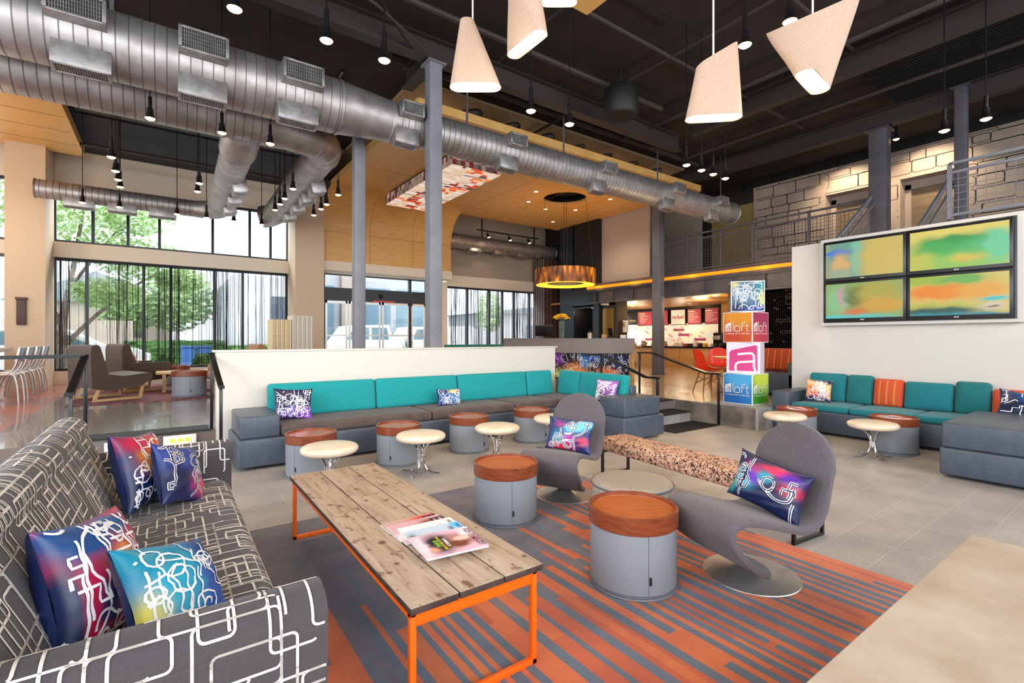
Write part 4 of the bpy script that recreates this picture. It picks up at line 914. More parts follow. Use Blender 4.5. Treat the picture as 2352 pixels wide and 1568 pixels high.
# throw pillows
def pillow(lab, w_, h_, th, loc, rot, base, L, seed, n=26, style='single', name='throw_pillow', grp=None, sw=.007, backc='#14224a', tagp=False):
    m = MB(); m.c = {}; rg = random.Random(seed); col = blobs(base, L); bk = blobs(backc, [(.3, .3, .4, .4, '#1c2f66')])
    def S_(x, z, sd):
        u = x/(w_/2); v = z/(h_/2); u = max(-1, min(1, u)); v = max(-1, min(1, v))
        X = x*(1-.10*(1-v*v)*abs(u)); Z = z*(1-.10*(1-u*u)*abs(v)); q = max(0, (1-u*u)*(1-v*v))**.42
        wr = .006*sin(9*u+5*v+seed)*(1-q)+.004*sin(17*v-7*u+seed)*q
        return V((X, sd*(th/2*q+wr*(.3+q)), Z))
    N = 26
    def uv(s_): return -cos(pi*s_)
    for sd in (-1, 1):
        o = len(m.v); m.grid(lambda a, b: S_(uv(a)*w_/2, uv(b)*h_/2, sd), N, N, 0)
        for i in range(N+1):
            for j in range(N+1): m.c[o+i*(N+1)+j] = (col if sd < 0 else bk)(.5+uv(i/N)/2, .5+uv(j/N)/2)
        if sd > 0:
            k = N*N; m.f[-k:] = [q[::-1] for q in m.f[-k:]]
    fn = lambda x, z: S_(x, z, -1)
    G_ = graffiti(rg, w_*.9, h_*.9, n); bx = (-w_*.47, w_*.47, -h_*.47, h_*.47)
    e = len(m.v); ribbons(m, fn, G_, sw*(1.9 if style == 'double' else 1), 1, off=.002, step=.012, box=bx)
    if style == 'double': ribbons(m, fn, G_, sw*.75, 2, off=.0032, step=.012, box=bx)
    for a in (-1, 1):
        for b in (-1, 1): m.lathe([(.0, -.004), (.007, 0), (0, .004)], (a*w_/2*.985, 0, b*h_/2*.985), 8, 0)
    for i in range(len(m.v)): m.c.setdefault(i, (.05, .06, .15))
    o = m.build(name, ['colsatin', mat('white_print_line', '#f2f2f4', .5), mat('navy_line', '#18204a', .5)], ang=70); o.location = loc; o.rotation_euler = rot
    if tagp:
        q = MB(); q.box(-w_/2+.005, -w_/2+.02, -.012, -.009, -h_/2+.03, -h_/2+.075); c = q.build('care_label', 'whitep', o, world=False)
    return tag(o, lab, 'pillow', grp)
def rots(yaw, tilt, roll=0):
    return (Matrix.Rotation(yaw, 4, 'Z') @ Matrix.Rotation(tilt, 4, 'X') @ Matrix.Rotation(roll, 4, 'Y')).to_euler()
PAL = {
 'red': ('#c4163e', [(.22, .85, .3, .22, '#124a86'), (.3, .3, .12, .2, '#132a60'), (.7, .25, .2, .2, '#e0205a'), (.55, .6, .12, .1, '#d88a3a'), (.9, .85, .2, .15, '#a01844'), (.02, .3, .07, .4, '#0e2450'), (.6, .9, .2, .1, '#1a5a90')]),
 'cyan': ('#1c7fb4', [(.1, .2, .15, .3, '#f0dc3c'), (.4, .5, .3, .4, '#27a3c4'), (.8, .3, .25, .4, '#0f4fa4'), (.2, .8, .3, .2, '#1b86a0'), (.85, .85, .2, .2, '#123a80')]),
 'orange': ('#13306a', [(.5, .62, .3, .26, '#ef8a2a'), (.75, .75, .25, .2, '#d8582c'), (.3, .85, .3, .12, '#c22a50'), (.3, .2, .4, .2, '#0f2552')]),
 'navy': ('#1c2f72', [(.6, .3, .2, .15, '#b02a78'), (.35, .75, .4, .2, '#2c4a9c'), (.8, .2, .15, .15, '#d04060'), (.2, .3, .3, .3, '#12204c')]),
 'chairA': ('#152a66', [(.62, .72, .2, .13, '#5fc4e6'), (.85, .85, .15, .12, '#66d2ee'), (.5, .35, .15, .15, '#b02a9a'), (.4, .12, .25, .1, '#e0203a'), (.3, .4, .12, .14, '#2aa6c0'), (.85, .35, .12, .12, '#c22a58'), (.3, .8, .1, .1, '#8a2a7a')]),
 'chairB': ('#131d48', [(.3, .7, .14, .12, '#b0267a'), (.2, .45, .16, .16, '#44b4d0'), (.05, .3, .07, .2, '#1a9a96'), (.6, .85, .2, .08, '#e02a52'), (.5, .65, .12, .1, '#28a0b0'), (.85, .6, .14, .12, '#b82446'), (.8, .8, .14, .1, '#5a2aa0'), (.35, .55, .12, .1, '#6a36b8')]),
 'purple': ('#241c50', [(.6, .2, .5, .2, '#6a3ab0'), (.7, .7, .25, .2, '#1a2450'), (.2, .6, .2, .3, '#141a40'), (.9, .1, .2, .2, '#8a4ac8')]),
 'blueyel': ('#1c2c6c', [(.65, .85, .18, .12, '#f4dc2c'), (.4, .4, .3, .3, '#2a62b4'), (.8, .4, .2, .3, '#2a88c8'), (.9, .9, .1, .1, '#e070c0')]),
 'lilac': ('#8a4aa0', [(.2, .2, .25, .25, '#241c44'), (.6, .8, .4, .2, '#b060c0'), (.8, .2, .3, .2, '#6a3a90')]),
 'warm': ('#f2b25c', [(.5, .3, .4, .18, '#c22a4a'), (.2, .1, .4, .12, '#16204c'), (.8, .1, .3, .1, '#16204c'), (.5, .75, .35, .2, '#f6d49c'), (.9, .9, .2, .12, '#20284c'), (.5, .95, .3, .06, '#2a2a50'), (.3, .55, .2, .2, '#e87a2a')])}
pillow('large navy pillow with red and white scribbles in the near corner of the patterned sofa', .42, .39, .19, (-.185, 2.0, .60), rots(1.22, -.30, .16), *PAL['red'], 11, 34, sw=.009, tagp=True)
pillow('bright blue and yellow scribbled pillow leaning on the near sofa arm', .34, .32, .16, (.02, 1.87, .555), rots(.98, -.62, .35), *PAL['cyan'], 12, 26, sw=.007, backc='#2a2340', tagp=True)
pillow('dark blue pillow with an orange patch at the far end of the patterned sofa', .42, .42, .17, (-.11, 3.40, .62), rots(1.18, -.28, .12), *PAL['orange'], 13, 30, sw=.008)
pillow('blue purple pillow leaning right of the orange patched one on the sofa', .35, .34, .15, (.06, 3.32, .585), rots(1.05, -.36, .3), *PAL['navy'], 14, 12, 'double', sw=.008)
# coffee table
t = thing('coffee_table', 'long weathered plank coffee table on orange metal frame legs', 'coffee table', (.95, 2.5, .012)); TZ = .432
plank = mat('weathered_plank', '#bba692', .62, c2='#a38c77', ns=3.5, nd=8, scale=(7, 1, 3), lo=.3, hi=.7, bump=.25, bs=26, dist=.7)
nt = plank.node_tree; Lk = nt.links; b_ = nt.nodes['Principled BSDF']; src = b_.inputs['Base Color'].links[0].from_socket
for sc, colr, lo, hi, cs in (((3.0, 2.2, 1), (.40, .27, .2, 1), .60, .68, 6.5), ((26, 1.6, 1), (.62, .5, .42, 1), .55, .7, 2.2)):
    tc = nn(plank, 'ShaderNodeTexCoord'); mp = nn(plank, 'ShaderNodeMapping'); mp.inputs['Scale'].default_value = sc; n = nn(plank, 'ShaderNodeTexNoise'); n.inputs['Scale'].default_value = cs; n.inputs['Detail'].default_value = 5
    r = nn(plank, 'ShaderNodeValToRGB'); r.color_ramp.elements[0].position = lo; r.color_ramp.elements[0].color = (1, 1, 1, 1); r.color_ramp.elements[1].position = hi; r.color_ramp.elements[1].color = colr
    mx = nn(plank, 'ShaderNodeMix', data_type='RGBA', blend_type='MULTIPLY'); mx.inputs[0].default_value = 1
    Lk.new(tc.outputs['Object'], mp.inputs[0]); Lk.new(mp.outputs[0], n.inputs['Vector']); Lk.new(n.outputs['Fac'], r.inputs[0]); Lk.new(src, mx.inputs[6]); Lk.new(r.outputs[0], mx.inputs[7]); src = mx.outputs[2]
Lk.new(src, b_.inputs['Base Color'])
plank2 = mat('dark_plank_edge', '#4a3a34', .7, c2='#372a26', ns=18, bump=.2, bs=40)
xs = [.675, .868, 1.066, 1.258]
for a, b in zip(xs[:-1], xs[1:]):
    m = MB(); m.rbox(a+.003, b-.003, 1.54, 3.51, TZ-.028, TZ, .003, seg=1); mm = []
    for q in m.f:
        z = [m.v[i][2] for i in q]; mm.append(0 if min(z) > TZ-.004 else 1)
    m.m = mm; o = m.build('top_plank', [plank, plank2], t)
for y in (1.58, 3.47):
    m = MB(); z0 = .012; z1 = TZ-.0285; h = .012; xa, xb = .70, 1.235
    for (a, b) in (((xa, y, z0+h), (xb, y, z0+h)), ((xa, y, z1-h), (xb, y, z1-h))): m.rbox(a[0]-h, b[0]+h, y-h, y+h, a[2]-h, a[2]+h, .003, seg=1)
    for x in (xa, xb): m.rbox(x-h, x+h, y-h, y+h, z0, z1, .003, seg=1)
    m.build('frame_leg', 'orange', t)
for x in (.705, 1.23): MB().rbox(x-.012, x+.012, 1.58, 3.47, TZ-.066, TZ-.03, .003, seg=1).build('side_rail', 'orange', t)
MB().rbox(.70, 1.235, 1.575, 1.585, TZ-.09, TZ-.03, .002, seg=1).build('end_rail', 'orange', t)
# magazines
def magazine(lab, x, y, z, rz, th, base, L, texts=(), w_=.24, l_=.275):
    t = thing('magazine', lab, 'magazine', (x, y, z), rz, 'magazines fanned on the coffee table'); T = Matrix.Translation((x, y, z)) @ Matrix.Rotation(rz, 4, 'Z')
    m = MB(); m.rbox(-w_/2, w_/2, -l_/2, l_/2, 0, th, .002, seg=1, T=T); m.build('pages', 'paper', t)
    m = MB(); fn = blobs(base, L); m.img(lambda u, v: T @ V((-w_/2+w_*u, -l_/2+l_*v, th+.0006)), 30, 40, fn)
    mats = ['col']
    for k, (tx, u, v, wf, sz, c) in enumerate(texts):
        e = len(m.v); put_text(m, tx, sz, lambda a, b: T @ V((-w_/2+w_*u+a, -l_/2+l_*v+b, th+.0012)), k+1, True, wf)
        for i in range(e, len(m.v)): m.c[i] = lin(c)[:3]
        mats.append('col')
    m.build('cover', mats, t); return t
mr = -1.62
magazine('bottom magazine of the fan, red and brown cover, farthest up the table', .995, 2.19, TZ, mr+.10, .007, '#c9a899', [(.3, .8, .3, .3, '#d64030'), (.6, .3, .3, .3, '#7a4a40')], [('ELLE', .5, .88, .19, .05, '#2b2b2f')])
magazine('second magazine from the bottom of the fan with a pink cover', 1.0, 2.13, TZ+.007, mr+.06, .007, '#dba9b4', [(.4, .7, .3, .2, '#9a5a50'), (.7, .2, .2, .3, '#f0e0e4')], [('ELLE', .5, .88, .19, .05, '#2b2b2f')])
magazine('white magazine in the middle of the fan with a dark pyramid shape', 1.02, 2.05, TZ+.014, mr+.01, .007, '#eef0ee', [(.5, .35, .14, .12, '#3a3d42'), (.4, .7, .3, .1, '#d7dbe2')], [('FAST COMPANY', .5, .9, .19, .03, '#3a3d42')])
magazine('pale blue magazine second from the top of the fan', 1.01, 1.97, TZ+.021, mr-.03, .007, '#c4d3e6', [(.9, .3, .1, .3, '#a6dcd6'), (.5, .1, .3, .08, '#23283a'), (.15, .9, .15, .1, '#5cc0ea')], [('FAST COMPANY', .5, .93, .19, .03, '#233a8a'), ('DESIGN', .35, .78, .09, .03, '#1b2a66'), ('9', .5, .68, .02, .03, '#1b2a66'), ('10', .5, .55, .03, .03, '#1b2a66')])
magazine('top magazine of the fan with a long haired person in a dark suit on pink', 1.0, 1.875, TZ+.028, mr-.06, .008, '#eebfd0', [(.5, .36, .42, .24, '#1a1c26'), (.5, .72, .26, .2, '#9a5a3c'), (.46, .74, .12, .13, '#f2c8b6'), (.66, .62, .12, .2, '#7a3e2a'), (.7, .2, .1, .09, '#e0a088'), (.2, .9, .2, .12, '#f8e8f0'), (.5, .08, .5, .06, '#f4dce6')], [('FAST COMPANY', .5, .91, .2, .035, '#6a2a50'), ('INSIDE THE CROSS MIND', .5, .975, .2, .012, '#3a2a44'), ('AMERICA', .52, .46, .09, .02, '#ffffff'), ('THE FUTURE IS HERE', .5, .38, .15, .02, '#f0dc3a'), ('IDEAS', .5, .31, .07, .02, '#9ae04a')])
# drum tables
def make_drum():
    t = thing('drum_table', 'x', 'side table', (0, 0, -20)); z = -20
    m = MB(); m.lathe([(.001, z+.006), (.226, z+.006), (.232, z), (.238, z+.006), (.238, z+.014), (.233, z+.018), (.233, z+.34), (.001, z+.34)], n=56); m.build('drum_body', 'drum', t)
    MB().lathe([(.2335, z+.014), (.2395, z+.016), (.2415, z+.021), (.2395, z+.026), (.2335, z+.028)], n=56).build('piping', 'rubber', t)
    m = MB(); m.lathe([(.001, z+.405), (.222, z+.405)], n=56); m.build('tray_top', 'tray', t)
    m = MB(); m.lathe([(.223, z+.40), (.223, z+.417), (.226, z+.420), (.238, z+.420), (.241, z+.417), (.241, z+.335), (.238, z+.332), (.20, z+.332)], n=56); m.build('tray_rim', 'trayrim', t)
    m = MB(); m.box(-.0012, .0012, -.2342, -.2335, z+.03, z+.335); m.build('seam', 'rubber', t)
    MB().rbox(.004, .014, -.242, -.233, z+.085, z+.125, .002, seg=1).build('fabric_tag', 'label', t)
    return t
DR = make_drum(); first = [True]
def drum(x, y, z, lab, grp, rz=0):
    if first[0]: first[0] = False; DR.location = (x, y, z); DR.rotation_euler = (0, 0, rz); DR['label'] = lab; DR['group'] = grp; return DR
    return dup(DR, (x, y, z), rz, lab, grp)
g1 = 'drum tables in front of the teal sofa'
drum(2.11, 1.80, .012, 'nearest grey drum table with a glossy orange brown tray top', 'drum tables on the rug', -.52)
drum(2.08, 2.99, .012, 'grey drum table with brown tray between the coffee table and far lounge chair', 'drum tables on the rug', -.42)
for i, (x, y) in enumerate(((1.18, 5.09), (2.07, 5.02), (2.99, 5.08), (3.95, 5.08))): drum(x, y, 0, ['leftmost', 'second from the left', 'third from the left', 'rightmost'][i]+' grey drum table in front of the long teal sofa', g1, [-.9, -.8, .3, .2][i])
drum(6.90, 3.08, 0, 'grey drum table with magazine near the left end of the right sofa', 'drum tables by the right sofa', .6)
drum(7.07, 2.06, 0, 'grey drum table with magazine before the middle of the right sofa', 'drum tables by the right sofa', .6)
for i, (x, y) in enumerate(((6.90, 3.08), (7.07, 2.06))):
    T = Matrix.Translation((x, y, .405)) @ Matrix.Rotation(-.9+i*.3, 4, 'Z'); m = MB(); m.rbox(-.1, .1, -.135, .135, .0005, .006, .001, seg=1, T=T)
    m2 = MB(); m2.c = {}
    t = thing('magazine', 'magazine lying in the tray of the '+['left', 'right'][i]+' drum table by the right sofa', 'magazine', (x, y, .4055), group='magazines on the right drum tables'); m.build('pages', 'paper', t)
    m2.img(lambda u, v: T @ V((-.1+.2*u, -.135+.27*v, .0066)), 16, 20, blobs('#efe6e8', [(.5, .5, .25, .3, '#9a6a68'), (.7, .2, .2, .2, '#c04050'), (.3, .8, .2, .1, '#50505a')])); m2.build('cover', 'col', t)
# stools
def make_stool():
    t = thing('cushioned_stool', 'x', 'stool', (0, 0, -30)); z = -30
    m = MB(); m.lathe([(.001, z+.328), (.195, z+.328), (.225, z+.336), (.242, z+.352), (.246, z+.37), (.240, z+.387), (.222, z+.399), (.19, z+.407), (.1, z+.412), (.001, z+.413)], n=48); m.build('seat', 'cushcream', t)
    MB().lathe([(.001, z+.325), (.15, z+.325), (.15, z+.337)], n=32).build('seat_plate', 'black', t)
    for k in range(4):
        a = pi/4+k*pi/2; p = []
        for r, h in ((.205, .012), (.13, .012), (.08, .03), (.045, .08), (.03, .15), (.035, .21), (.06, .27), (.11, .315), (.19, .328)): p.append((r*cos(a), r*sin(a), z+h))
        MB().tube(smooth(p, 5), .0085, 8).build('leg', 'chrome', t)
    MB().cyl((0, 0, z+.12), (0, 0, z+.18), .028, n=14).build('collar', 'chrome', t)
    return t
ST = make_stool(); sf1 = [True]
def stool(x, y, lab, rz, grp='cream stools'):
    if sf1[0]: sf1[0] = False; ST.location = (x, y, 0); ST.rotation_euler = (0, 0, rz); ST['label'] = lab; ST['group'] = grp
    else: dup(ST, (x, y, 0), rz, lab, grp)
for i, (x, y) in enumerate(((1.19, 4.46), (2.09, 4.50), (2.96, 4.42), (3.86, 4.53))): stool(x, y, ['leftmost', 'second from the left', 'third from the left', 'rightmost'][i]+' round cream stool on chrome legs before the teal sofa', [.3, -.1, .5, .2][i])
stool(6.36, 2.98, 'round cream stool on chrome legs near the concrete edge and right sofa', .5); stool(6.54, 2.10, 'round cream stool on chrome legs before the middle of the right sofa', .1)
# ottoman
t = thing('round_ottoman', 'round grey ottoman with a shimmering woven top between the two lounge chairs', 'ottoman', (2.63, 2.25, .012))
m = MB(); m.lathe([(.001, .380), (.2, .379), (.25, .374), (.272, .363), (.28, .347), (.28, .03), (.272, .014), (.001, .014)], (2.63, 2.25, 0), 56)
m.build('upholstery', mat('shimmer_weave', '#a69b90', .35, c2='#8c8379', ns=60, scale=(1, 3, 1), bump=.3, bs=110), t)
MB().lathe([(.272, .357), (.279, .361), (.284, .355), (.281, .347)], (2.63, 2.25, 0), 56).build('piping', 'rubber', t)
# S shaped lounge chairs
def make_schair():
    t = thing('lounge_chair', 'x', 'lounge chair', (0, 0, -40)); z = -40
    raw = [(.0, .075), (.09, .095), (.20, .15), (.30, .225), (.365, .30), (.385, .355), (.36, .395), (.29, .41), (.18, .39), (.06, .355), (-.06, .322), (-.16, .31), (-.235, .335), (-.285, .41), (-.315, .52), (-.345, .63), (-.375, .745), (-.395, .83)]
    C = smooth([(x, h, 0) for x, h in raw], 5); n = len(C); L = [0]
    for a, b in zip(C[:-1], C[1:]): L.append(L[-1]+(b-a).length)
    T_ = L[-1]
    def half(s):
        w = .25
        if s < .16: w = .235*sqrt(max(0, 1-((.16-s)/.16)**2))*.9+.02
        e = T_-s
        if e < .25: w = .25*sqrt(max(0, 1-((.25-e)/.25)**2))+.004
        k = max(0, min(1, (s-.16)/.15)); w2 = .215+.025*k
        return min(w, w2) if s < .31 else w
    m = MB(); K = 24; vs = []; fs = []
    for i in range(n):
        d = (C[min(i+1, n-1)]-C[max(i-1, 0)]).normalized(); nx, nz = -d.y, d.x; hw = half(L[i]); th = .017
        for k in range(K):
            q = 2*pi*k/K; cx, sx = cos(q), sin(q); e = hw-th
            y = (max(e, 0)*(1 if cx > 0 else -1)*min(1, abs(cx)*1.6))+min(th, hw)*cx; o = th*max(-1, min(1, sx*1.5))
            dish = .012*(1-(y/max(hw, .01))**2) if .42 < L[i] else 0
            vs.append((C[i].x+nx*(o-dish), y, z+C[i].y+nz*(o-dish)))
    for i in range(n-1):
        for k in range(K): fs.append((i*K+k, (i+1)*K+k, (i+1)*K+(k+1) % K, i*K+(k+1) % K))
    fs += [tuple(range(K)), tuple(range((n-1)*K, n*K))[::-1]]
    m.add(vs, fs); m.build('upholstered_shell', 'grey_fab', t, ang=60)
    m = MB(); m.lathe([(.001, z+.0), (.252, z+.0), (.255, z+.004), (.252, z+.008), (.15, z+.022), (.07, z+.045), (.04, z+.075), (.001, z+.078)], n=64); m.build('pedestal_base', 'brushed', t)
    return t
sc = make_schair(); sc.location = (2.705, 1.455, .012); sc.rotation_euler = (0, 0, math.atan2(.235, -.97)); sc['label'] = 'nearest grey S shaped lounge chair on a metal disc at the right'; sc['group'] = 'grey lounge chairs'
a2 = math.atan2(-.45, -.89); dup(sc, (2.79, 3.12, .012), a2, 'farther grey S shaped lounge chair on a metal disc behind the round ottoman')
a1 = math.atan2(.235, -.97)
def on_chair(c, a, fwd, up): return (c[0]+cos(a)*fwd, c[1]+sin(a)*fwd, up)
pillow('navy pillow with magenta and cyan strokes on the nearest lounge chair', .46, .29, .12, on_chair((2.72, 1.445), a1, -.115, .50), rots(a1+pi/2+.12, -.30, .16), *PAL['chairB'], 22, 12, 'double', sw=.0085)
pillow('navy and cyan pillow with white double lines on the farther lounge chair', .43, .29, .12, on_chair((2.79, 3.12), a2, -.10, .505), rots(a2+pi/2-.02, -.28, .05), *PAL['chairA'], 23, 12, 'double', sw=.0085)
# patterned bench
def bench():
    Tm = Matrix.Translation((3.60, 2.42, 0)) @ Matrix.Rotation(-.092, 4, 'Z'); t = thing('padded_bench', 'long low bench in pink and brown print on black frames, between the lounge chairs', 'bench', (3.60, 2.42, 0), -.092)
    pr = mat('busy_print_fabric', '#d9b296', .8, ramp=[(.40, '#2a1c1a'), (.45, '#d9b094'), (.53, '#dcb69a'), (.57, '#8a3a30'), (.61, '#32221f')], ns=34, nd=6, dist=1.0)
    m = MB(); m.rbox(-.185, .175, -.92, 1.0, .245, .375, .035, T=Tm, seg=4); m.build('padded_seat', pr, t)
    for y in (-.93, .95):
        m = MB(); h = .011
        for a, b in (((-.17, y, .011), (.17, y, .011)), ((-.17, y, .235), (.17, y, .235)), ((-.17, y, 0), (-.17, y, .246)), ((.17, y, 0), (.17, y, .246))): m.bar(Tm @ V(a), Tm @ V(b), .022, .022)
        m.build('leg_frame', 'black', t)
bench()
# teal sectional sofa
ts = thing('sectional_sofa', 'long L shaped sofa with teal back cushions against the white partition', 'sofa', (2.8, 6.0, 0))
def blk(name, m_, a, r=.022, par=ts, puff=0): m = MB(); m.rbox(*a, r, puff=puff, n=6 if puff else 1); return m.build(name, m_, par)
blk('base_block', 'slate', (.585, 2.49, 5.56, 6.42, .03, .315)); blk('base_block', 'slate', (2.52, 4.6, 5.56, 6.42, .03, .315)); blk('base_block', 'slate', (4.62, 5.58, 4.98, 6.42, .03, .315)); blk('base_block', 'slate', (4.78, 5.60, 4.22, 4.96, .03, .315))
blk('armrest', 'slate', (.615, .99, 5.60, 6.40, .315, .545)); blk('armrest', 'slate', (4.84, 5.56, 4.26, 4.72, .315, .56))
blk('back_frame', 'slate', (.99, 5.0, 6.33, 6.44, .315, .62)); blk('back_frame', 'slate', (5.50, 5.62, 4.72, 6.40, .315, .66))
for a, b in ((1.0, 2.75), (2.76, 4.05), (4.06, 4.85)): blk('seat_cushion', 'seatbrown', (a, b, 5.58, 6.36, .315, .425), .03, puff=.012)
blk('seat_cushion', 'seatbrown', (4.86, 5.52, 5.55, 6.36, .315, .425), .03, puff=.012); blk('seat_cushion', 'seatbrown', (4.84, 5.52, 4.73, 5.54, .315, .425), .03, puff=.012)
def backc(a, b, m_, name='back_cushion', y=6.24, par=ts, z0=.42, z1=.82, th=.13, tilt=-.16):
    m = MB(); T = Matrix.Translation(((a+b)/2, y, z0)) @ Matrix.Rotation(tilt, 4, 'X'); m.rbox(-(b-a)/2, (b-a)/2, -th/2, th/2, 0, z1-z0, .04, puff=.02, n=8, T=T); return m.build(name, m_, par)
for a, b in ((.97, 2.245), (2.255, 3.47), (3.48, 4.73), (4.74, 5.28)): backc(a, b, 'teal')
def backy(a, b, m_, x=5.42, z0=.42, z1=.82, th=.13, tilt=.16, par=ts, name='back_cushion', puff=.02):
    m = MB(); T = Matrix.Translation((x, (a+b)/2, z0)) @ Matrix.Rotation(tilt, 4, 'Y'); m.rbox(-th/2, th/2, -(b-a)/2, (b-a)/2, 0, z1-z0, .04, puff=puff, n=8, T=T); return m.build(name, m_, par)
for a, b in ((4.75, 5.70), (5.71, 6.22)): backy(a, b, 'teal')
pillow('purple and navy scribbled pillow at the left end of the long teal sofa', .42, .36, .12, (1.19, 5.98, .60), rots(-.05, -.28, .06), *PAL['purple'], 41, 40, sw=.007)
pillow('small blue and yellow scribbled pillow in the middle of the teal sofa', .38, .24, .11, (3.20, 5.98, .535), rots(.05, -.28, .04), *PAL['blueyel'], 42, 34, sw=.006)
pillow('lilac and black scribbled pillow at the right end of the teal sofa', .36, .34, .11, (5.26, 4.98, .58), rots(-1.25, -.25, .05), *PAL['lilac'], 43, 34, sw=.008)
# right sectional
rs = thing('sectional_sofa', 'long slate sofa with teal seat and loose cushions by the white screen wall', 'sofa', (7.9, 1.5, 0))
for a in ((7.47, 8.30, 3.46, 3.70, .03, .30), (7.50, 8.30, 1.60, 3.45, .03, .32), (7.50, 8.30, -.9, 1.59, .03, .32)): blk('base_block', 'slate', a, par=rs)
blk('armrest', 'slate', (7.47, 8.28, 3.45, 3.69, .30, .565), par=rs)
blk('base_block', 'slate', (6.15, 7.48, -1.2, 1.43, .03, .29), par=rs); blk('armrest', 'slate', (6.18, 7.46, -1.2, 1.42, .29, .535), par=rs)
for a, b in ((2.70, 3.44), (2.0, 2.69), (1.2, 1.99), (.3, 1.19)): blk('seat_cushion', 'teal2', (7.51, 8.26, a, b, .32, .405), .03, par=rs, puff=.012)
def loose(lab, y0, y1, z1, m_, stripes=0, x=8.12, th=.13, tilt=.20):
    m = MB(); T = Matrix.Translation((x, (y0+y1)/2, .405)) @ Matrix.Rotation(tilt, 4, 'Y'); h = z1-.405; W_ = y1-y0
    m.rbox(-th/2, th/2, -W_/2, W_/2, 0, h, .045, puff=.035, n=10, T=T)
    if stripes:
        def f(u, v): a = u/(W_/2); b = (v-h/2)/(h/2); return T @ V((-(th/2+.035*max(0, 1-a*a)*max(0, 1-b*b)+.0015), u, v))
        L = [[(-W_/2+.045+(W_-.09)*(k+.5)/stripes+d, .03), (-W_/2+.045+(W_-.09)*(k+.5)/stripes+d, h-.03)] for k in range(stripes) for d in (-.006, .006)]
        ribbons(m, f, L, .005, 1, off=-.001, step=.03)
    tag(m.build('loose_cushion', [m_, 'ystripe'], loc=(x, (y0+y1)/2, .41)), lab, 'cushion', 'loose cushions on the right sofa')
loose('plain teal cushion at the left end of the right sofa', 2.94, 3.44, .83, 'teal2')
loose('ribbed teal cushion second from the left on the right sofa', 2.61, 2.93, .825, 'tealrib')
loose('orange cushion with yellow stripes between two teal ones on the right sofa', 2.26, 2.60, .79, 'orangef', 3)
loose('wide plain teal cushion in the middle of the right sofa', 1.745, 2.25, .775, 'teal2')
loose('taller ribbed teal cushion right of the wide teal one', 1.405, 1.735, .815, 'tealrib')
loose('orange cushion with yellow stripes at the right edge of the picture', 1.0, 1.395, .745, 'orangef', 3)
pillow('orange and navy scribbled pillow at the left end of the right sofa', .34, .34, .12, (7.86, 3.20, .575), rots(-pi/2+.25, -.28, .05), *PAL['warm'], 51, 34, sw=.007)
pillow('navy pillow with white marks lying at the right edge on the slate sofa', .42, .40, .14, (7.62, 1.06, .60), rots(-1.1, -.75, .3), '#16305c', [(.7, .7, .3, .3, '#2a5aa8'), (.3, .3, .3, .3, '#10203c')], 52, 14, sw=.008)
# concrete ledge in the right foreground
m = MB(); m.rbox(1.9, 2.85, -3.0, .556, 0, .50, .006, seg=1); 
LG = MB(); LG.rbox(-1.0, 2.85, -3.0, .556, .0, .50, .008, seg=1)
tag(MB().rbox(1.18, 2.85, -2.6, .556, .013, .50, .008, seg=1).build('concrete_ledge', 'concl'), 'pale rough concrete block top in the right foreground corner', 'concrete block')
# handrails
def handrail(name, lab, pts, posts, w=.055, h=.03, m_='black'):
    t = thing(name, lab, 'handrail', posts[0][:2]+(posts[0][2],)); m = MB()
    for a, b in zip(pts[:-1], pts[1:]): m.bar(a, b, w, h)
    m.build('grab_bar', m_, t)
    for (x, y, z0, z1) in posts: m = MB(); m.rbox(x-.015, x+.015, y-.015, y+.015, z0, z1, .003, seg=1); m.rbox(x-.022, x+.022, y-.022, y+.022, z0, z0+.012, .003, seg=1); m.build('post', m_, t)
handrail('handrail', 'black handrail left of the white partition beside the patterned sofa', [(.43, 6.52, 1.17), (.47, 5.86, .85), (.47, 5.76, .85)], [(.43, 6.52, .31, 1.165), (.47, 5.86, 0, .845)], .05)
handrail('handrail', 'black handrail and guard bar behind the patterned sofa at the left edge', [(-3.2, 6.52, 1.17), (-.66, 6.52, 1.17), (-.70, 5.88, .85), (-.70, 5.78, .85)], [(-.66, 6.52, .31, 1.165), (-.70, 5.9, 0, .845), (-2.3, 6.52, .31, 1.165)], .06, .035)
handrail('handrail', 'black handrail sloping down behind the teal sofa to the right steps', [(5.64, 5.78, 1.08), (5.97, 5.78, 1.08), (5.97, 4.85, .76), (5.97, 4.60, .76)], [(5.97, 4.62, 0, .755), (5.97, 5.77, .31, 1.07)])
handrail('handrail', 'black handrail between the steps and the printed box tower', [(7.16, 5.98, 1.09), (7.16, 5.68, 1.09), (7.02, 4.50, .80), (7.02, 4.26, .80)], [(7.02, 4.28, 0, .795), (7.16, 5.95, .31, 1.08)])
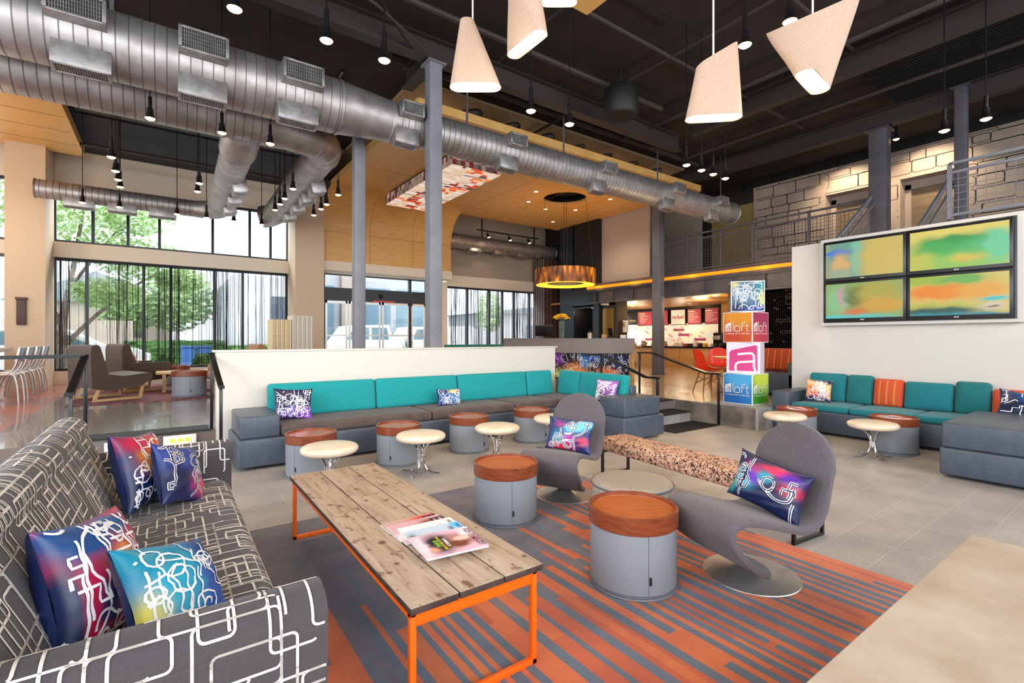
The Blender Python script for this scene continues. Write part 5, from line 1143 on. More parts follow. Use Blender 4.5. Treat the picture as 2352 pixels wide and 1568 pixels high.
# printed light boxes
def boxtower():
    s = .485
    def cube(lab, cx, cy, z, rz, faces, frame='whitep'):
        t = thing('printed_box', lab, 'display box', (cx, cy, z), rz, 'stack of printed display boxes'); T = Matrix.Translation((cx, cy, z)) @ Matrix.Rotation(rz, 4, 'Z'); h = s/2
        MB().rbox(-h, h, -h, h, 0, s-.002, .004, seg=1, T=T).build('box_body', frame, t)
        for k, fc in faces.items():
            T2 = T @ Matrix.Rotation(k, 4, 'Z'); b = .014
            fn = lambda a, q: T2 @ V((a, -h-.001, q+h)); m = MB(); m.img(lambda u, v: T2 @ V((-h+b+(s-2*b)*u, -h-.0008, b+(s-2*b)*v)), 16, 16, fc[0]); e = len(m.v); fc[1](m, fn)
            for i in range(e, len(m.v)): m.c.setdefault(i, (.95, .95, .95))
            m.build('printed_face', ['col', 'whitep', 'col'], t)
    def logo(m, fn):
        k = .40/1.0; x0 = -.205; o = .0
        F = lambda a, b: fn(x0+a*k, b*k+.0)
        def A(a, b): return F(a, b)-V((0, 0, 0))
        # leaning panel holding the a
        poly = [(0, -.10), (.02, .12), (.05, .16), (.22, .21), (.24, .19), (.24, -.16), (.21, -.16), (.21, .02), (.19, .05), (.09, .05), (.09, .075), (.185, .075), (.185, .07)]
        q = [(0, -.16), (0, .09), (.04, .14), (.25, .21), (.25, -.16)]
        m.add([fn(x0+a*k, b*k)+N_ for a, b in q], [(0, 1, 2, 3, 4)], 1)
        st = [(.07, .05), (.18, .05), (.2, .03), (.2, -.115)], [(.2, -.03), (.08, -.03), (.06, -.05), (.06, -.10), (.08, -.115), (.2, -.115)]
        e = len(m.v); ribbons(m, lambda a, b: fn(x0+a*k, b*k)+N_*1.6, st, .030, 2, off=0)
        for i in range(e, len(m.v)): m.c[i] = cut_[0]
        ribbons(m, lambda a, b: fn(x0+a*k, b*k)+N_, [[(.33, .21), (.33, -.155)], [(.42, .06), (.58, .06), (.60, .04), (.60, -.13), (.58, -.15), (.42, -.15), (.40, -.13), (.40, .04), (.42, .06)], [(.69, -.155), (.69, .12), (.72, .17), (.84, .20)], [(.66, .06), (.78, .06)], [(.90, .14), (.90, -.12), (.93, -.15), (.98, -.15)], [(.84, .06), (.98, .06)]], .028, 1, off=0)
        put_text(m, 'A VISION OF W HOTELS', .03, lambda a, b: fn(a, b-.10)+N_, 1, False, .40)
        return e
    N_ = V((0, 0, 0)); cut_ = [(0, 0, 0)]
    def mk(nrm, bgc):
        def f(m, fn):
            nonlocal N_
            N_ = V(nrm)*.0012; cut_[0] = lin(bgc)[:3]; logo(m, fn)
        return f
    X, Y = 7.37+s/2, 3.93+s/2
    def grad(a, b, c): return blobs(a, [(.6, .9, .6, .4, b), (.2, .1, .5, .4, c)])
    nx, ny = (-1, 0, 0), (0, -1, 0)
    cube('lowest printed box of the tower, blue and green faces with white lettering', X, Y, .3125, 0, {-pi/2: (grad('#2b7fc8', '#5ab4ec', '#2468b4'), mk(nx, '#2b7fc8')), 0: (grad('#6fb42a', '#cfe04a', '#3f9a2c'), mk(ny, '#6fb42a'))})
    def bigA(m, fn):
        nr = V((-sin(1.22), -cos(1.22), 0))*.0012
        poly = [(-.205, -.20), (-.20, .09), (-.17, .125), (.17, .205), (.20, .195), (.205, -.20)]
        m.add([fn(a, b)+nr for a, b in poly], [tuple(range(6))], 2); e = len(m.v)
        ribbons(m, lambda a, b: fn(a, b)+nr*1.8, [[(-.08, .06), (.09, .08), (.13, .075), (.155, .04), (.155, -.14), (.18, -.21)], [(.155, -.045), (-.06, -.065), (-.10, -.09), (-.11, -.14), (-.10, -.215)]], .034, 1, off=0)
    def bigB(m, fn):
        e0 = len(m.v); bigA(m, fn)
        for i in range(e0, e0+6): m.c[i] = lin('#d4307e')[:3]
    pale = lambda u, v: lin('#ecdff0')
    o = [None]
    # printed face with own colour for the magenta panel
    t0 = len(bpy.data.objects)
    cube('white printed box with a big magenta letter panel, second from the bottom', X+.0, Y, .3125+s, -1.22, {0: (pale, lambda m, fn: bigA(m, fn)), pi/2: (pale, lambda m, fn: None)})
    for ob in bpy.data.objects:
        if ob.name.startswith('printed_face') and ob.parent and 'magenta' in ob.parent.get('label', ''):
            ob.data.materials[2] = mat('magenta_print', '#cf2f7c', .5, c2='#da3a88', ns=2)
    cube('orange and crimson printed box with white lettering, third from the bottom', X, Y, .3125+2*s, 0, {-pi/2: (grad('#d8602c', '#e89a2c', '#c84a2c'), mk(nx, '#d8602c')), 0: (grad('#b82c50', '#a8345c', '#c03848'), mk(ny, '#b82c50'))})
    def gr(m, fn):
        nr = V((-sin(.95), -cos(.95), 0))*.0012; ribbons(m, lambda a, b: fn(a, b)+nr, graffiti(random.Random(6), .44, .44, 34, 1.3), .011, 1, off=0, box=(-.22, .22, -.22, .22))
    cube('topmost printed box with white scribbles on blue and teal', X, Y, .3125+3*s, -.95, {0: (blobs('#52748c', [(.9, .8, .15, .4, '#108a9a'), (.1, .9, .1, .1, '#d8d078'), (.95, .35, .1, .3, '#c8c84a'), (.2, .1, .3, .15, '#2a2a5a'), (.8, .1, .3, .12, '#2444a0'), (.4, .6, .3, .3, '#6a90a8')]), gr), -pi/2: (blobs('#403a34', [(.5, .3, .3, .3, '#8a7a5a')]), lambda m, fn: None)})
boxtower()
# ================================================================== RAISED LOUNGE AT THE LEFT
m = MB(); m.box(-1.25, 2.6, 9.92, 13.9, .31, .322); tag(m.build('patterned_rug', mat('purple_orange_rug', '#6b4658', .95, ramp=[(.38, '#4a3a52'), (.47, '#7a4a52'), (.53, '#a85a3a'), (.6, '#5a4660')], ns=9, nd=3, scale=(1, 3, 1), bump=.3, bs=120)), 'purple and orange patterned rug under the brown armchairs', 'rug')
def armchair(lab, loc, rz, fab, arms=False, w=.72, wood_='oak', cushion=None):
    t = thing('armchair', lab, 'armchair', loc, rz, 'armchairs on the raised floor'); T = Matrix.Translation(loc) @ Matrix.Rotation(rz, 4, 'Z')
    P = [(.42, .30)]+arc(.40, .37, .07, -60, 80, 5)+[(.05, .40), (-.16, .44), (-.26, .84)]+arc(-.33, .865, .06, 20, 160, 5)+[(-.40, .80), (-.38, .22), (-.2, .18), (.3, .22)]
    m = MB(); m.prism(P, lambda a, b, c: T @ V((a, c, b)), -w/2, w/2); m.build('upholstered_body', fab, t)
    if arms:
        for y in (-w/2-.04, w/2-.02): m = MB(); m.rbox(-.3, .40, y, y+.06, .30, .56, .02, T=T); m.build('armrest', fab, t)
    for y in (-w/2+.06, w/2-.1):
        m = MB()
        for a, b in (((-.34, y, .02), (.30, y, .02)), ((-.34, y, .0), (-.26, y, .24)), ((.30, y, 0), (.34, y, .24))): m.bar(T @ V(a), T @ V(b), .035, .04)
        m.build('sled_leg', wood_, t)
    return t
armchair('nearest brown upholstered armchair on a light wood sled base, seen from behind', (-.80, 10.8, .322), .42, 'brown_fab', w=.95)
armchair('brown armchair with arms just behind the nearest brown one', (-.45, 12.35, .322), .35, 'brown_fab', True, w=.9)
armchair('tan armchair partly hidden behind the left end of the white partition', (1.08, 10.3, .322), pi+.15, 'tan_fab', True, w=.62)
pillow('small orange and navy pillow on the brown armchair', .36, .34, .1, (-.50, 12.2, .90), rots(1.5, -.3), *PAL['orange'], 61, 14, sw=.008)
t = thing('wooden_bench_table', 'long low light wood table between the armchairs', 'low table', (.35, 11.9, .322))
MB().rbox(-.15, 1.15, 11.35, 11.95, .66, .71, .008, seg=1).build('top', 'oak', t)
for x in (-.05, 1.02): MB().box(x, x+.06, 11.4, 11.9, .322, .66).build('leg', 'oak', t)
d1 = drum(.35, 10.43, .322, 'dark drum table on the raised floor beside the nearest brown armchair', 'drum tables on the raised floor', 0); d1.scale = (1.12, 1.12, 1.08)
drum(.22, 13.2, .322, 'small drum table far back near the large window', 'drum tables on the raised floor', 0)
def metal_chair():
    t = thing('metal_chair', 'x', 'chair', (0, 0, -60)); z = -60; w = .2
    MB().rbox(-.2, .2, -w, w, z+.44, z+.465, .01, seg=2).build('seat', 'brushed', t)
    m = MB(); m.rbox(.21, .235, -w, w, z+.66, z+.90, .01, seg=2, T=None); m.v = [(x+(h-z-.5)*.22-.06, y, h) for x, y, h in m.v]; m.build('backrest', 'brushed', t)
    for y in (-w, w):
        MB().tube(smooth([(.24, y, z), (.23, y, z+.2), (.2, y, z+.40), (.14, y, z+.46), (-.1, y, z+.47)], 4), .014, 8).build('leg', 'brushed', t)
        MB().tube(smooth([(-.24, y, z), (-.2, y, z+.25), (-.1, y, z+.44), (.1, y, z+.47), (.2, y, z+.6), (.26, y, z+.88)], 4), .014, 8).build('leg', 'brushed', t)
    return t
mc = metal_chair(); mc.location = (-2.15, 11.1, .31); mc['label'] = 'nearest brushed metal chair at the table by the left pillar'; mc['group'] = 'brushed metal chairs'
for i, y in enumerate((11.75, 12.4, 13.05)): dup(mc, (-2.15, y, .31), 0, ['second', 'third', 'farthest'][i]+' brushed metal chair from the front at the table by the left pillar', 'brushed metal chairs')
t = thing('communal_table', 'long metal edged table at the far left with metal chairs along it', 'table', (-3.2, 12, .31))
MB().rbox(-4.2, -2.42, 10.4, 13.4, 1.10, 1.18, .006, seg=1).build('top', 'brushed', t); MB().box(-3.6, -2.75, 10.9, 12.9, .31, 1.10).build('base', 'dark', t)
m = MB(); m.rbox(-2.505, -2.33, 13.98, 14.05, 2.15, 2.2, .004, seg=1); m.rbox(-2.49, -2.345, 14.0, 14.05, 1.63, 2.15, .004, seg=1); tag(m.build('wall_sconce', mat('dark_bronze', '#4a2f2a', .5)), 'dark bronze box sconce on the tan pillar at the far left', 'wall light')
for k, (x0, x1, z1) in enumerate(((1.78, 2.16, 1.745), (2.17, 2.58, 1.835))):
    for q in range(1): pass
    m = MB(); n = 9
    for i in range(n):
        a = x0+(x1-x0)*i/n; b = x0+(x1-x0)*(i+1)/n-.006; m.box(a, b, 11.0+(.03 if i % 2 else 0), 11.5, .31, 1.40); m.box(a, b, 11.0+(.03 if i % 2 else 0), 11.5, 1.403, z1)
    tag(m.build('fluted_divider', mat('fluted_paper_%d' % k, '#e8d2a8' if k == 0 else '#ddd3c4', .8)), ['shorter yellowish', 'taller pale'][k]+' fluted paper divider standing behind the partition by the pillar', 'divider')
t = thing('banquette', 'teal backed bench beyond the partition below the right window', 'bench', (8.1, 13.1, .31))
for k in range(3): MB().rbox(6.82+k*.86, 7.66+k*.86, 12.95, 13.08, .72, 1.16, .03).build('back_cushion', mat('deep_teal', '#0b6f60', .8), t)
MB().rbox(6.8, 9.4, 13.0, 13.7, .33, .74, .02).build('base', 'slate', t)
# ================================================================== RECEPTION
t = thing('reception_desk', 'curved grey reception desk with a scribbled graphic panel below', 'desk', (8.4, 9.6, .31))
def bz(s, o=0):
    p0, p1, p2 = V((9.45, 8.0)), V((7.85, 8.55)), V((8.05, 11.7)); p = p0*(1-s)**2+p1*2*s*(1-s)+p2*s*s; d = (p0*-2*(1-s)+p1*(2-4*s)+p2*2*s).normalized(); return V((p.x+d.y*o, p.y-d.x*o))
def wallstrip(m, z0, z1, o0, o1, n=40, mi=0):
    vs = []
    for i in range(n+1):
        s_ = i/n; a = bz(s_, o0); b = bz(s_, o1); vs += [(a.x, a.y, z0), (a.x, a.y, z1), (b.x, b.y, z1), (b.x, b.y, z0)]
    fs = []
    for i in range(n):
        for k in range(4): fs.append((i*4+k, i*4+(k+1) % 4, i*4+4+(k+1) % 4, i*4+4+k))
    fs += [(0, 1, 2, 3), (n*4+3, n*4+2, n*4+1, n*4)]; m.add(vs, fs, mi)
m = MB(); wallstrip(m, .98, 1.335, 0, .08); wallstrip(m, 1.335, 1.355, -.02, .55); m.build('counter_front', mat('grey_laminate', '#8d827f', .45), t)
m = MB(); wallstrip(m, .31, 1.06, .14, .2); m.build('panel_body', 'dark', t)
m = MB(); gcol = blobs('#10142c', [(.2, .2, 0.072, 0.180, '#e0702a'), (.45, .3, 0.084, 0.240, '#f08a2c'), (.3, .8, 0.072, 0.180, '#2a5ab0'), (.6, .7, 0.036, 0.180, '#8a3ab0'), (.7, .3, 0.060, 0.180, '#d8682a'), (.85, .6, 0.060, 0.240, '#1c2a6a'), (.55, .15, 0.120, 0.120, '#c8d03a'), (.1, .6, 0.060, 0.180, '#173a80'), (.38, .6, 0.030, 0.180, '#4a90d8')])
gs = lambda u, v: (lambda p: V((p.x, p.y, .33+.72*v)))(bz(u, .135)); m.img(gs, 60, 12, gcol); e = len(m.v)
ribbons(m, lambda a, b: gs(a/4.4, b/.72), [[(x+2.2, y+.36) for x, y in l] for l in graffiti(random.Random(88), 4.4, .72, 120, 1.6)], .013, 1, off=.002, step=.05, box=(0, 4.4, 0, .72), inside=lambda P: V((9.5, 10, P.z)))
for i in range(e, len(m.v)): m.c[i] = (.9, .8, .75)
m.build('graphic_panel', ['col', 'whitep'], t)
m = MB(); m.box(9.42, 9.5, 8.05, 8.25, .31, 1.05); m.build('end_post', 'oak', t)
def desk_pos(px_u, o=.3): p = bz(px_u, o); return p.x, p.y
x, y = desk_pos(.73); t = thing('desk_monitor', 'black computer monitor seen from behind on the reception desk', 'monitor', (x, y, 1.355), -.9)
T = Matrix.Translation((x, y, 1.355)) @ Matrix.Rotation(-.75, 4, 'Z'); m = MB(); m.rbox(-.24, .24, -.02, .02, .06, .36, .01, T=T @ Matrix.Rotation(.25, 4, 'X')); m.build('screen_back', 'black', t)
m = MB(); m.rbox(-.1, .1, -.08, .1, 0, .015, .004, seg=1, T=T); m.rbox(-.02, .02, 0, .03, .01, .2, .004, seg=1, T=T); m.build('stand', 'black', t)
x, y = desk_pos(.58, .25); t = thing('flower_vase', 'tall clear vase with a big yellow flower head on the reception desk', 'vase', (x, y, 1.355))
m = MB(); m.lathe([(.07, 0), (.075, .45), (.072, .45), (.067, .01), (.001, .01)], (x, y, 1.357), 24); m.build('glass_vase', 'glass', t)
m = MB(); rg = random.Random(5)
for k in range(90):
    a = rg.uniform(0, 2*pi); q = rg.uniform(.02, .2); h = .52+.10*(1-q/.2)+rg.uniform(-.03, .03); c = V((x+q*cos(a), y+q*sin(a), 1.357+h)); d = V((cos(a), sin(a), rg.uniform(-.2, .4))).normalized(); u = d.cross(V((0, 0, 1))).normalized()
    m.add([c-u*.028, c+d*.05-u*.012, c+d*.06+V((0, 0, .01)), c+d*.05+u*.012, c+u*.028, c-d*.01+V((0, 0, .015))], [(0, 1, 5), (1, 2, 5), (2, 3, 5), (3, 4, 5), (4, 0, 5)])
m.build('petals', 'yellow', t); MB().cyl((x, y, 1.37), (x, y, 1.92), .012, n=8).build('stem', 'green', t)
x, y = desk_pos(.17, .25); t = thing('payment_terminal', 'small black card terminal on the right part of the reception desk', 'card terminal', (x, y, 1.355))
T = Matrix.Translation((x, y, 1.355)) @ Matrix.Rotation(-.5, 4, 'Z'); m = MB(); m.rbox(-.06, .06, -.01, .01, .0, .28, .005, seg=1, T=T @ Matrix.Rotation(-.45, 4, 'X')); m.build('body', 'black', t); m = MB(); m.rbox(-.05, .05, -.05, .1, 0, .03, .005, seg=1, T=T); m.build('base', 'black', t)
x, y = desk_pos(.235, .2); tag(MB().rbox(x-.06, x+.06, y-.03, y+.03, 1.356, 1.45, .004, seg=1).build('card_holder', mat('tan_card', '#c79a6c', .6), loc=(x, y, 1.356)), 'small tan card holder on the desk left of the terminal', 'card holder')
x, y = desk_pos(.06, .25); tag(MB().rbox(x-.06, x+.06, y-.05, y+.05, 1.356, 1.44, .006, seg=2).build('white_box', 'whitep', loc=(x, y, 1.356)), 'small white box at the right end of the reception desk', 'box')
# niche with coffee things
MB_ = MB().rbox(12.0, 12.7, 11.87, 12.84, .31, 1.2, .005, seg=1); tag(MB_.build('niche_cabinet', 'dark'), 'dark cabinet inside the niche behind the reception desk', 'cabinet')
t = thing('coffee_urn', 'steel coffee urn in the dark niche behind the desk', 'coffee urn', (12.25, 12.35, 1.2)); MB().lathe([(.001, 0), (.12, 0), (.12, .32), (.10, .36), (.001, .37)], (12.25, 12.35, 1.2), 24).build('body', 'brushed', t); MB().lathe([(.001, .37), (.10, .37), (.09, .42), (.001, .43)], (12.25, 12.35, 1.2), 20).build('lid', 'black', t)
m = MB(); rg = random.Random(4); m.c = {}
for k in range(26):
    o = len(m.v); a, b, c = 12.2+rg.uniform(-.08, .08), 12.02+rg.uniform(-.1, .1), 1.25+rg.uniform(0, .28); m.rbox(a-.02, a+.02, b-.025, b+.025, c-.03, c+.03, .006, seg=1); cc = lin(rg.choice(('#e8b060', '#c8402c', '#f0e8d8', '#3a2a20', '#d88a3a')))
    for i in range(o, len(m.v)): m.c[i] = cc[:3]
m.box(12.08, 12.32, 11.9, 12.14, 1.2, 1.22); [m.c.setdefault(i, (.1, .1, .1)) for i in range(len(m.v))]
tag(m.build('snack_packets', 'col', loc=(12.2, 12.02, 1.2)), 'heap of small coloured packets beside the coffee urn', 'packets', kind='stuff')
for y in (12.1, 12.55): m = MB(); m.lathe([(.001, 2.445), (.035, 2.445)], (12.2, y, 0), 14); tag(m.build('recessed_light', 'bulb'), ('right' if y < 12.3 else 'left')+' recessed light in the top of the dark niche', 'recessed light')
point((12.3, 12.3, 2.3), 4, (1, .8, .6), .05)
# mirror-like door and signs right of the desk
d4 = struct(MB().box(12.02, 12.06, 10.98, 11.6, .31, 2.45).build('door_4', 'black')); q = MB().box(12.0, 12.02, 11.04, 11.54, .8, 2.35).build('pane', mat('gold_reflection_pane', '#8a6a30', .1, metal=.7), d4); q['kind'] = 'structure'  # gold reflection put into the base colour of the pane
t = thing('wall_dispenser', 'white boxed dispenser with a small picture on the dark wall beside the cafe', 'dispenser', (12.36, 10.75, 1.6)); MB().rbox(12.28, 12.42, 10.78, 10.92, 1.55, 1.95, .01).build('box', 'whitep', t)
MB().box(12.275, 12.281, 10.81, 10.89, 1.72, 1.88).build('picture', mat('amber_print', '#b08a40', .5), t)
# ================================================================== CAFE
lt = MB(); lt.c = {}; rg = random.Random(19)
t = thing('lit_back_panel', 'bright backlit wall of pale and pink panels behind the cafe counter', 'back wall panel', (16.9, 12, 1.1))
lt.img(lambda u, v: V((16.93, 10.21+4.6*u, 1.05+.9*v)), 46, 12, lambda u, v: lerp(lin('#fff2cf'), lin('#dfe8e0'), .5+.5*sin(u*23+int(v*6)*2)) if rg.random() < .9 else lin('#e06a8a')[:3]); lt.build('panel', 'litwall', t)
for k in range(4): y = 10.4+rg.random()*3.6; z = 1.2+rg.random()*.5; MB().box(16.915, 16.925, y, y+.5, z, z+.09).build('pink_panel', mat('pink_panel_%d' % k, '#b8406a', .4), t)
point((16.3, 11.5, 1.9), 12, (1, .86, .6), .2); point((16.3, 13.5, 1.9), 12, (1, .86, .6), .2); point((14.5, 9.5, 2.3), 32, (1, .72, .36), .25); point((14.5, 12.5, 2.3), 40, (1, .72, .36), .25); point((13.2, 8.2, 2.3), 30, (1, .74, .4), .25); point((10.5, 6.2, 2.3), 60, (1, .74, .42), .4)
def menu(y0, y1, kind, lab):
    t = thing('menu_board', lab, 'menu board', (16.85, (y0+y1)/2, 1.9), group='menu boards over the cafe counter'); m = MB(); m.c = {}; base = '#b84450' if kind else '#e8d8c6'
    m.img(lambda u, v: V((16.86, y1-(y1-y0)*u, 1.92+.58*v)), 6, 6, blobs(base, [(.2, .8, .4, .3, '#c8705c' if kind else '#fff4e0')])); e = len(m.v)
    F = lambda a, b: V((16.855, (y0+y1)/2-a, 2.21+b))
    if kind:
        rr = random.Random(int(y0*100)); ribbons(m, F, [[(-.26+.0, .2), (.0, .2)]], .03, 1, off=0)
        ribbons(m, F, [[(-.26, .12-k*.045), (-.26+rr.uniform(.2, .5), .12-k*.045)] for k in range(8)], .008, 1, off=0)
        for i in range(e, len(m.v)): m.c[i] = (1, .92, .85)
    else:
        put_text(m, 're:fuel', .16, F, 1, True, .54)
        for i in range(e, len(m.v)): m.c[i] = lin('#b0324a')[:3]
    m.build('board', ['litwall', 'litwall'], t); MB().box(16.87, 16.89, y0-.02, y1+.02, 1.9, 2.52).build('frame', 'blackm', t)
menu(11.73, 12.38, 0, 'cream menu board with red lettering, the middle board of the cafe'); menu(11.02, 11.6, 1, 'red menu board just right of the cream one'); menu(10.3, 10.84, 1, 'rightmost red menu board above the cafe counter'); menu(12.55, 13.2, 1, 'pink menu board just left of the cream one'); menu(13.35, 14.1, 1, 'leftmost pink menu board behind the grey column')
m = MB(); m.box(16.7, 17, 10.05, 10.2, .31, 2.62); m.box(16.8, 17, 10.2, 14.9, 2.52, 2.62); tag(m.build('opening_frame', 'black'), 'black frame around the lit cafe opening', 'frame')
struct(MB().box(16.65, 16.98, 6.95, 10.05, .31, 2.62).build('wall_cafe', mat('warm_cafe_wall_far', '#c79a5c', .5)))
t = thing('cafe_counter', 'light wood cafe counter with a dark top and glass front goods', 'counter', (15.7, 11.5, .31))
m = MB(); m.box(15.5, 16.5, 9.2, 13.3, .31, 1.0)
for k in range(7): m.box(15.495, 15.5, 9.2+k*.6, 9.208+k*.6, .31, 1.0, 1)
m.build('body', ['oak', 'seam'], t); MB().box(15.45, 16.55, 9.15, 13.4, 1.0, 1.05).build('worktop', 'black', t)
def basket(x, y, z, n, cols, lab, r=.14):
    t = thing('food_basket', lab, 'basket', (x, y, z)); m = MB(); m.lathe([(.001, 0), (r*.75, 0), (r, .1), (r*.97, .1), (r*.72, .01)], (x, y, z), 18); m.build('basket', 'oak', t); m = MB(); m.c = {}; rr = random.Random(int(y*97))
    for k in range(n):
        o = len(m.v); a = rr.uniform(0, 2*pi); q = r*.8*sqrt(rr.random()); m.lathe([(.001, -.035), (.025, -.025), (.036, 0), (.025, .025), (.001, .035)], (x+q*cos(a), y+q*sin(a), z+.1+.08*(1-q/r)+rr.uniform(0, .03)), 8); c = lin(rr.choice(cols))
        for i in range(o, len(m.v)): m.c[i] = c[:3]
    m.build('contents', 'col', t)['kind'] = 'stuff'
FO = ['#f09a2c', '#e8b84a', '#d8602c', '#f0c878']
t = thing('picnic_table', 'light wood table with crossed legs at the entrance of the cafe', 'table', (14.4, 13.2, .31)); MB().rbox(14.1, 14.7, 12.1, 14.4, 1.02, 1.06, .004, seg=1).build('top', 'oak', t)
for y in (12.4, 14.1):
    for a, b in ((14.05, 14.6), (14.75, 14.2)): MB().bar((a, y, .31), (b, y, 1.02), .06, .06).build('leg', 'oak', t)
t2 = thing('picnic_bench', 'light wood bench before the cafe table', 'bench', (13.8, 13.2, .31)); MB().rbox(13.65, 13.95, 12.2, 14.3, .72, .76, .004, seg=1).build('seat', 'oak', t2)
for y in (12.4, 14.1): MB().box(13.7, 13.9, y-.03, y+.03, .31, .72).build('leg', 'oak', t2)
for k, y in enumerate((12.3, 12.8, 13.3, 13.9)): basket(14.4, y, 1.06, 14, FO, ORD[k]+' basket of orange fruit and pastry from the right on the cafe table', .17)
for k, y in enumerate((12.9, 12.4, 11.9)): basket(15.8, y, 1.05, 10, ['#c84a3a', '#e8d8c0', '#8a5a3a', '#f0b060'], ORD[k]+' small basket from the left on the cafe counter', .13)
t = thing('cake_dome', 'clear glass dome on the cafe counter', 'glass dome', (15.7, 11.65, 1.05)); MB().lathe([(.13, 0), (.13, .2), (.11, .27), (.06, .31), (.001, .32)], (15.7, 11.65, 1.05), 24).build('dome', 'glass', t)
rr = random.Random(14)
for k in range(10):
    y = 11.3-k*.2; c = rr.choice(('#f0e8e0', '#c03a3a', '#2a2a3a', '#e8b030', '#8a8a9a', '#f0f0f0')); h = rr.uniform(.08, .2); m = MB(); m.rbox(15.65, 15.78, y-.06, y+.06, 1.05, 1.05+h, .008, seg=1)
    tag(m.build('counter_box', mat('counter_item_%d' % k, c, .5), loc=(15.7, y, 1.05)), ORD[k]+' small container from the left on the cafe counter right of the baskets', 'container', 'small containers on the cafe counter')
t = thing('coffee_machine', 'black and steel coffee machine at the right end of the cafe counter', 'coffee machine', (15.9, 9.65, 1.05)); MB().rbox(15.8, 16.1, 9.5, 9.85, 1.05, 1.55, .02).build('body', 'black', t); MB().rbox(15.7, 15.8, 9.55, 9.8, 1.3, 1.45, .01).build('spout', 'brushed', t)
t = thing('hanging_sneeze_guard', 'pale rectangular light hood hanging over the cafe table', 'lamp', (14.4, 13.4, 1.95)); MB().rbox(14.2, 14.6, 12.3, 14.6, 1.98, 2.04, .01).build('hood', 'white', t)
for y in (12.6, 13.4, 14.2): MB().cyl((14.4, y, 1.9), (14.4, y, 1.98), .05, n=12).build('lamp_bulb', 'bulb2', t)
MB().box(14.39, 14.41, 12.9, 12.92, 2.04, 2.62).build('rod', 'white', t)
for k, (x, y) in enumerate(((12.8, 11.2), (14.0, 9.6), (13.3, 8.2), (15.5, 10.6), (15, 12.8))): m = MB(); m.lathe([(.001, 2.615), (.07, 2.615)], (x, y, 0), 14); m.lathe([(.07, 2.618), (.09, 2.608), (.1, 2.619)], (x, y, 0), 14, 1); tag(m.build('recessed_light', ['bulb2', 'whitep']), ORD[k]+' recessed light of the amber cafe ceiling', 'recessed light', 'recessed lights in the cafe ceiling')
m = MB(); m.lathe([(.001, 2.55), (.06, 2.56), (.08, 2.6), (.05, 2.62)], (13.1, 10.3, 0), 14); tag(m.build('smoke_detector', 'dark'), 'small dark dome on the amber cafe ceiling', 'detector')
# shell chairs and round table
def shell():
    t = thing('shell_chair', 'x', 'chair', (0, 0, -70)); z = -70; m = MB()
    def f(u, v):
        a = (u-.5)*2; s_ = v
        if s_ < .5: q = s_/.5; x = .22-.40*q; h = .44-.03*sin(q*pi)+.05*a*a*q; y = a*(.2+.03*sin(q*pi)); 
        else: q = (s_-.5)/.5; x = -.18-.08*q; h = .44+.38*q+.02; y = a*(.22-.05*q*q); x += .09*a*a*(1-q*.4); h += -.05*a*a*q
        if s_ < .5: h += .05*a*a; x -= .0
        return V((x, y, z+h))
    m.grid(f, 14, 24); k = len(m.v); m.add([(p[0]-.008, p[1], p[2]-.008) for p in m.v[:k]], [q[::-1] for q in m.f[:]]); m.build('shell', 'redp', t, ang=60)
    for a in (-1, 1):
        for b in (-1, 1): MB().cyl((a*.11, b*.1, z+.40), (a*.2, b*.2, z), .012, .010, n=8).build('leg', mat('walnut_leg', '#6a4228', .5) if False else 'trayrim', t)
    m = MB()
    for a, b, c, d in (((-.13, -.12), (.17, -.17), .3, .12), ((.13, -.12), (-.17, -.17), .3, .12), ((-.13, .12), (.17, .17), .3, .12), ((.13, .12), (-.17, .17), .3, .12), ((-.13, -.12), (-.17, .17), .3, .12), ((.13, -.12), (.17, .17), .3, .12)): m.cyl((a[0], a[1], z+c), (b[0], b[1], z+d+.04), .004, n=5)
    m.build('wire_brace', 'black', t); return t
sh = shell(); sh.location = (8.45, 5.38, .31); sh.rotation_euler = (0, 0, -.5); sh['label'] = 'nearer red orange shell chair at the round table'; sh['group'] = 'red shell chairs'
dup(sh, (9.85, 6.0, .31), -2.5, 'farther red orange shell chair behind the round table')
t = thing('round_table', 'round wood topped table on a black stem between the red chairs', 'table', (8.88, 5.12, .31)); MB().lathe([(.001, .66), (.36, .66), (.37, .675), (.36, .69), (.001, .69)], (8.88, 5.12, .31), 40).build('top', 'oak', t); MB().cyl((8.88, 5.12, .33), (8.88, 5.12, .97), .03, n=14).build('stem', 'black', t); MB().lathe([(.001, 0), (.24, 0), (.24, .015), (.04, .03), (.001, .03)], (8.88, 5.12, .31), 30).build('base', 'black', t)
t = thing('cafe_armchair', 'dark grey armchair with an orange striped back cushion behind the box tower', 'armchair', (9.5, 4.45, .31)); MB().rbox(9.05, 9.95, 4.05, 4.95, .33, .72, .03).build('seat_block', 'slate', t); MB().rbox(9.05, 9.95, 3.98, 4.2, .34, .92, .03).build('armrest', 'slate', t); MB().rbox(9.8, 9.98, 4.05, 4.95, .34, 1.0, .03).build('back_block', 'slate', t)
m = MB(); T = Matrix.Translation((9.68, 4.6, .72)) @ Matrix.Rotation(.2, 4, 'Y'); m.rbox(-.08, .08, -.4, .36, 0, .44, .05, puff=.03, n=6, T=T)
for k in range(5): m.rbox(-.118+.0, -.085, -.3+k*.13, -.29+k*.13, .04, .40, .002, seg=1, m=1, T=T)
m.build('back_cushion', ['orangef', 'ystripe'], t)
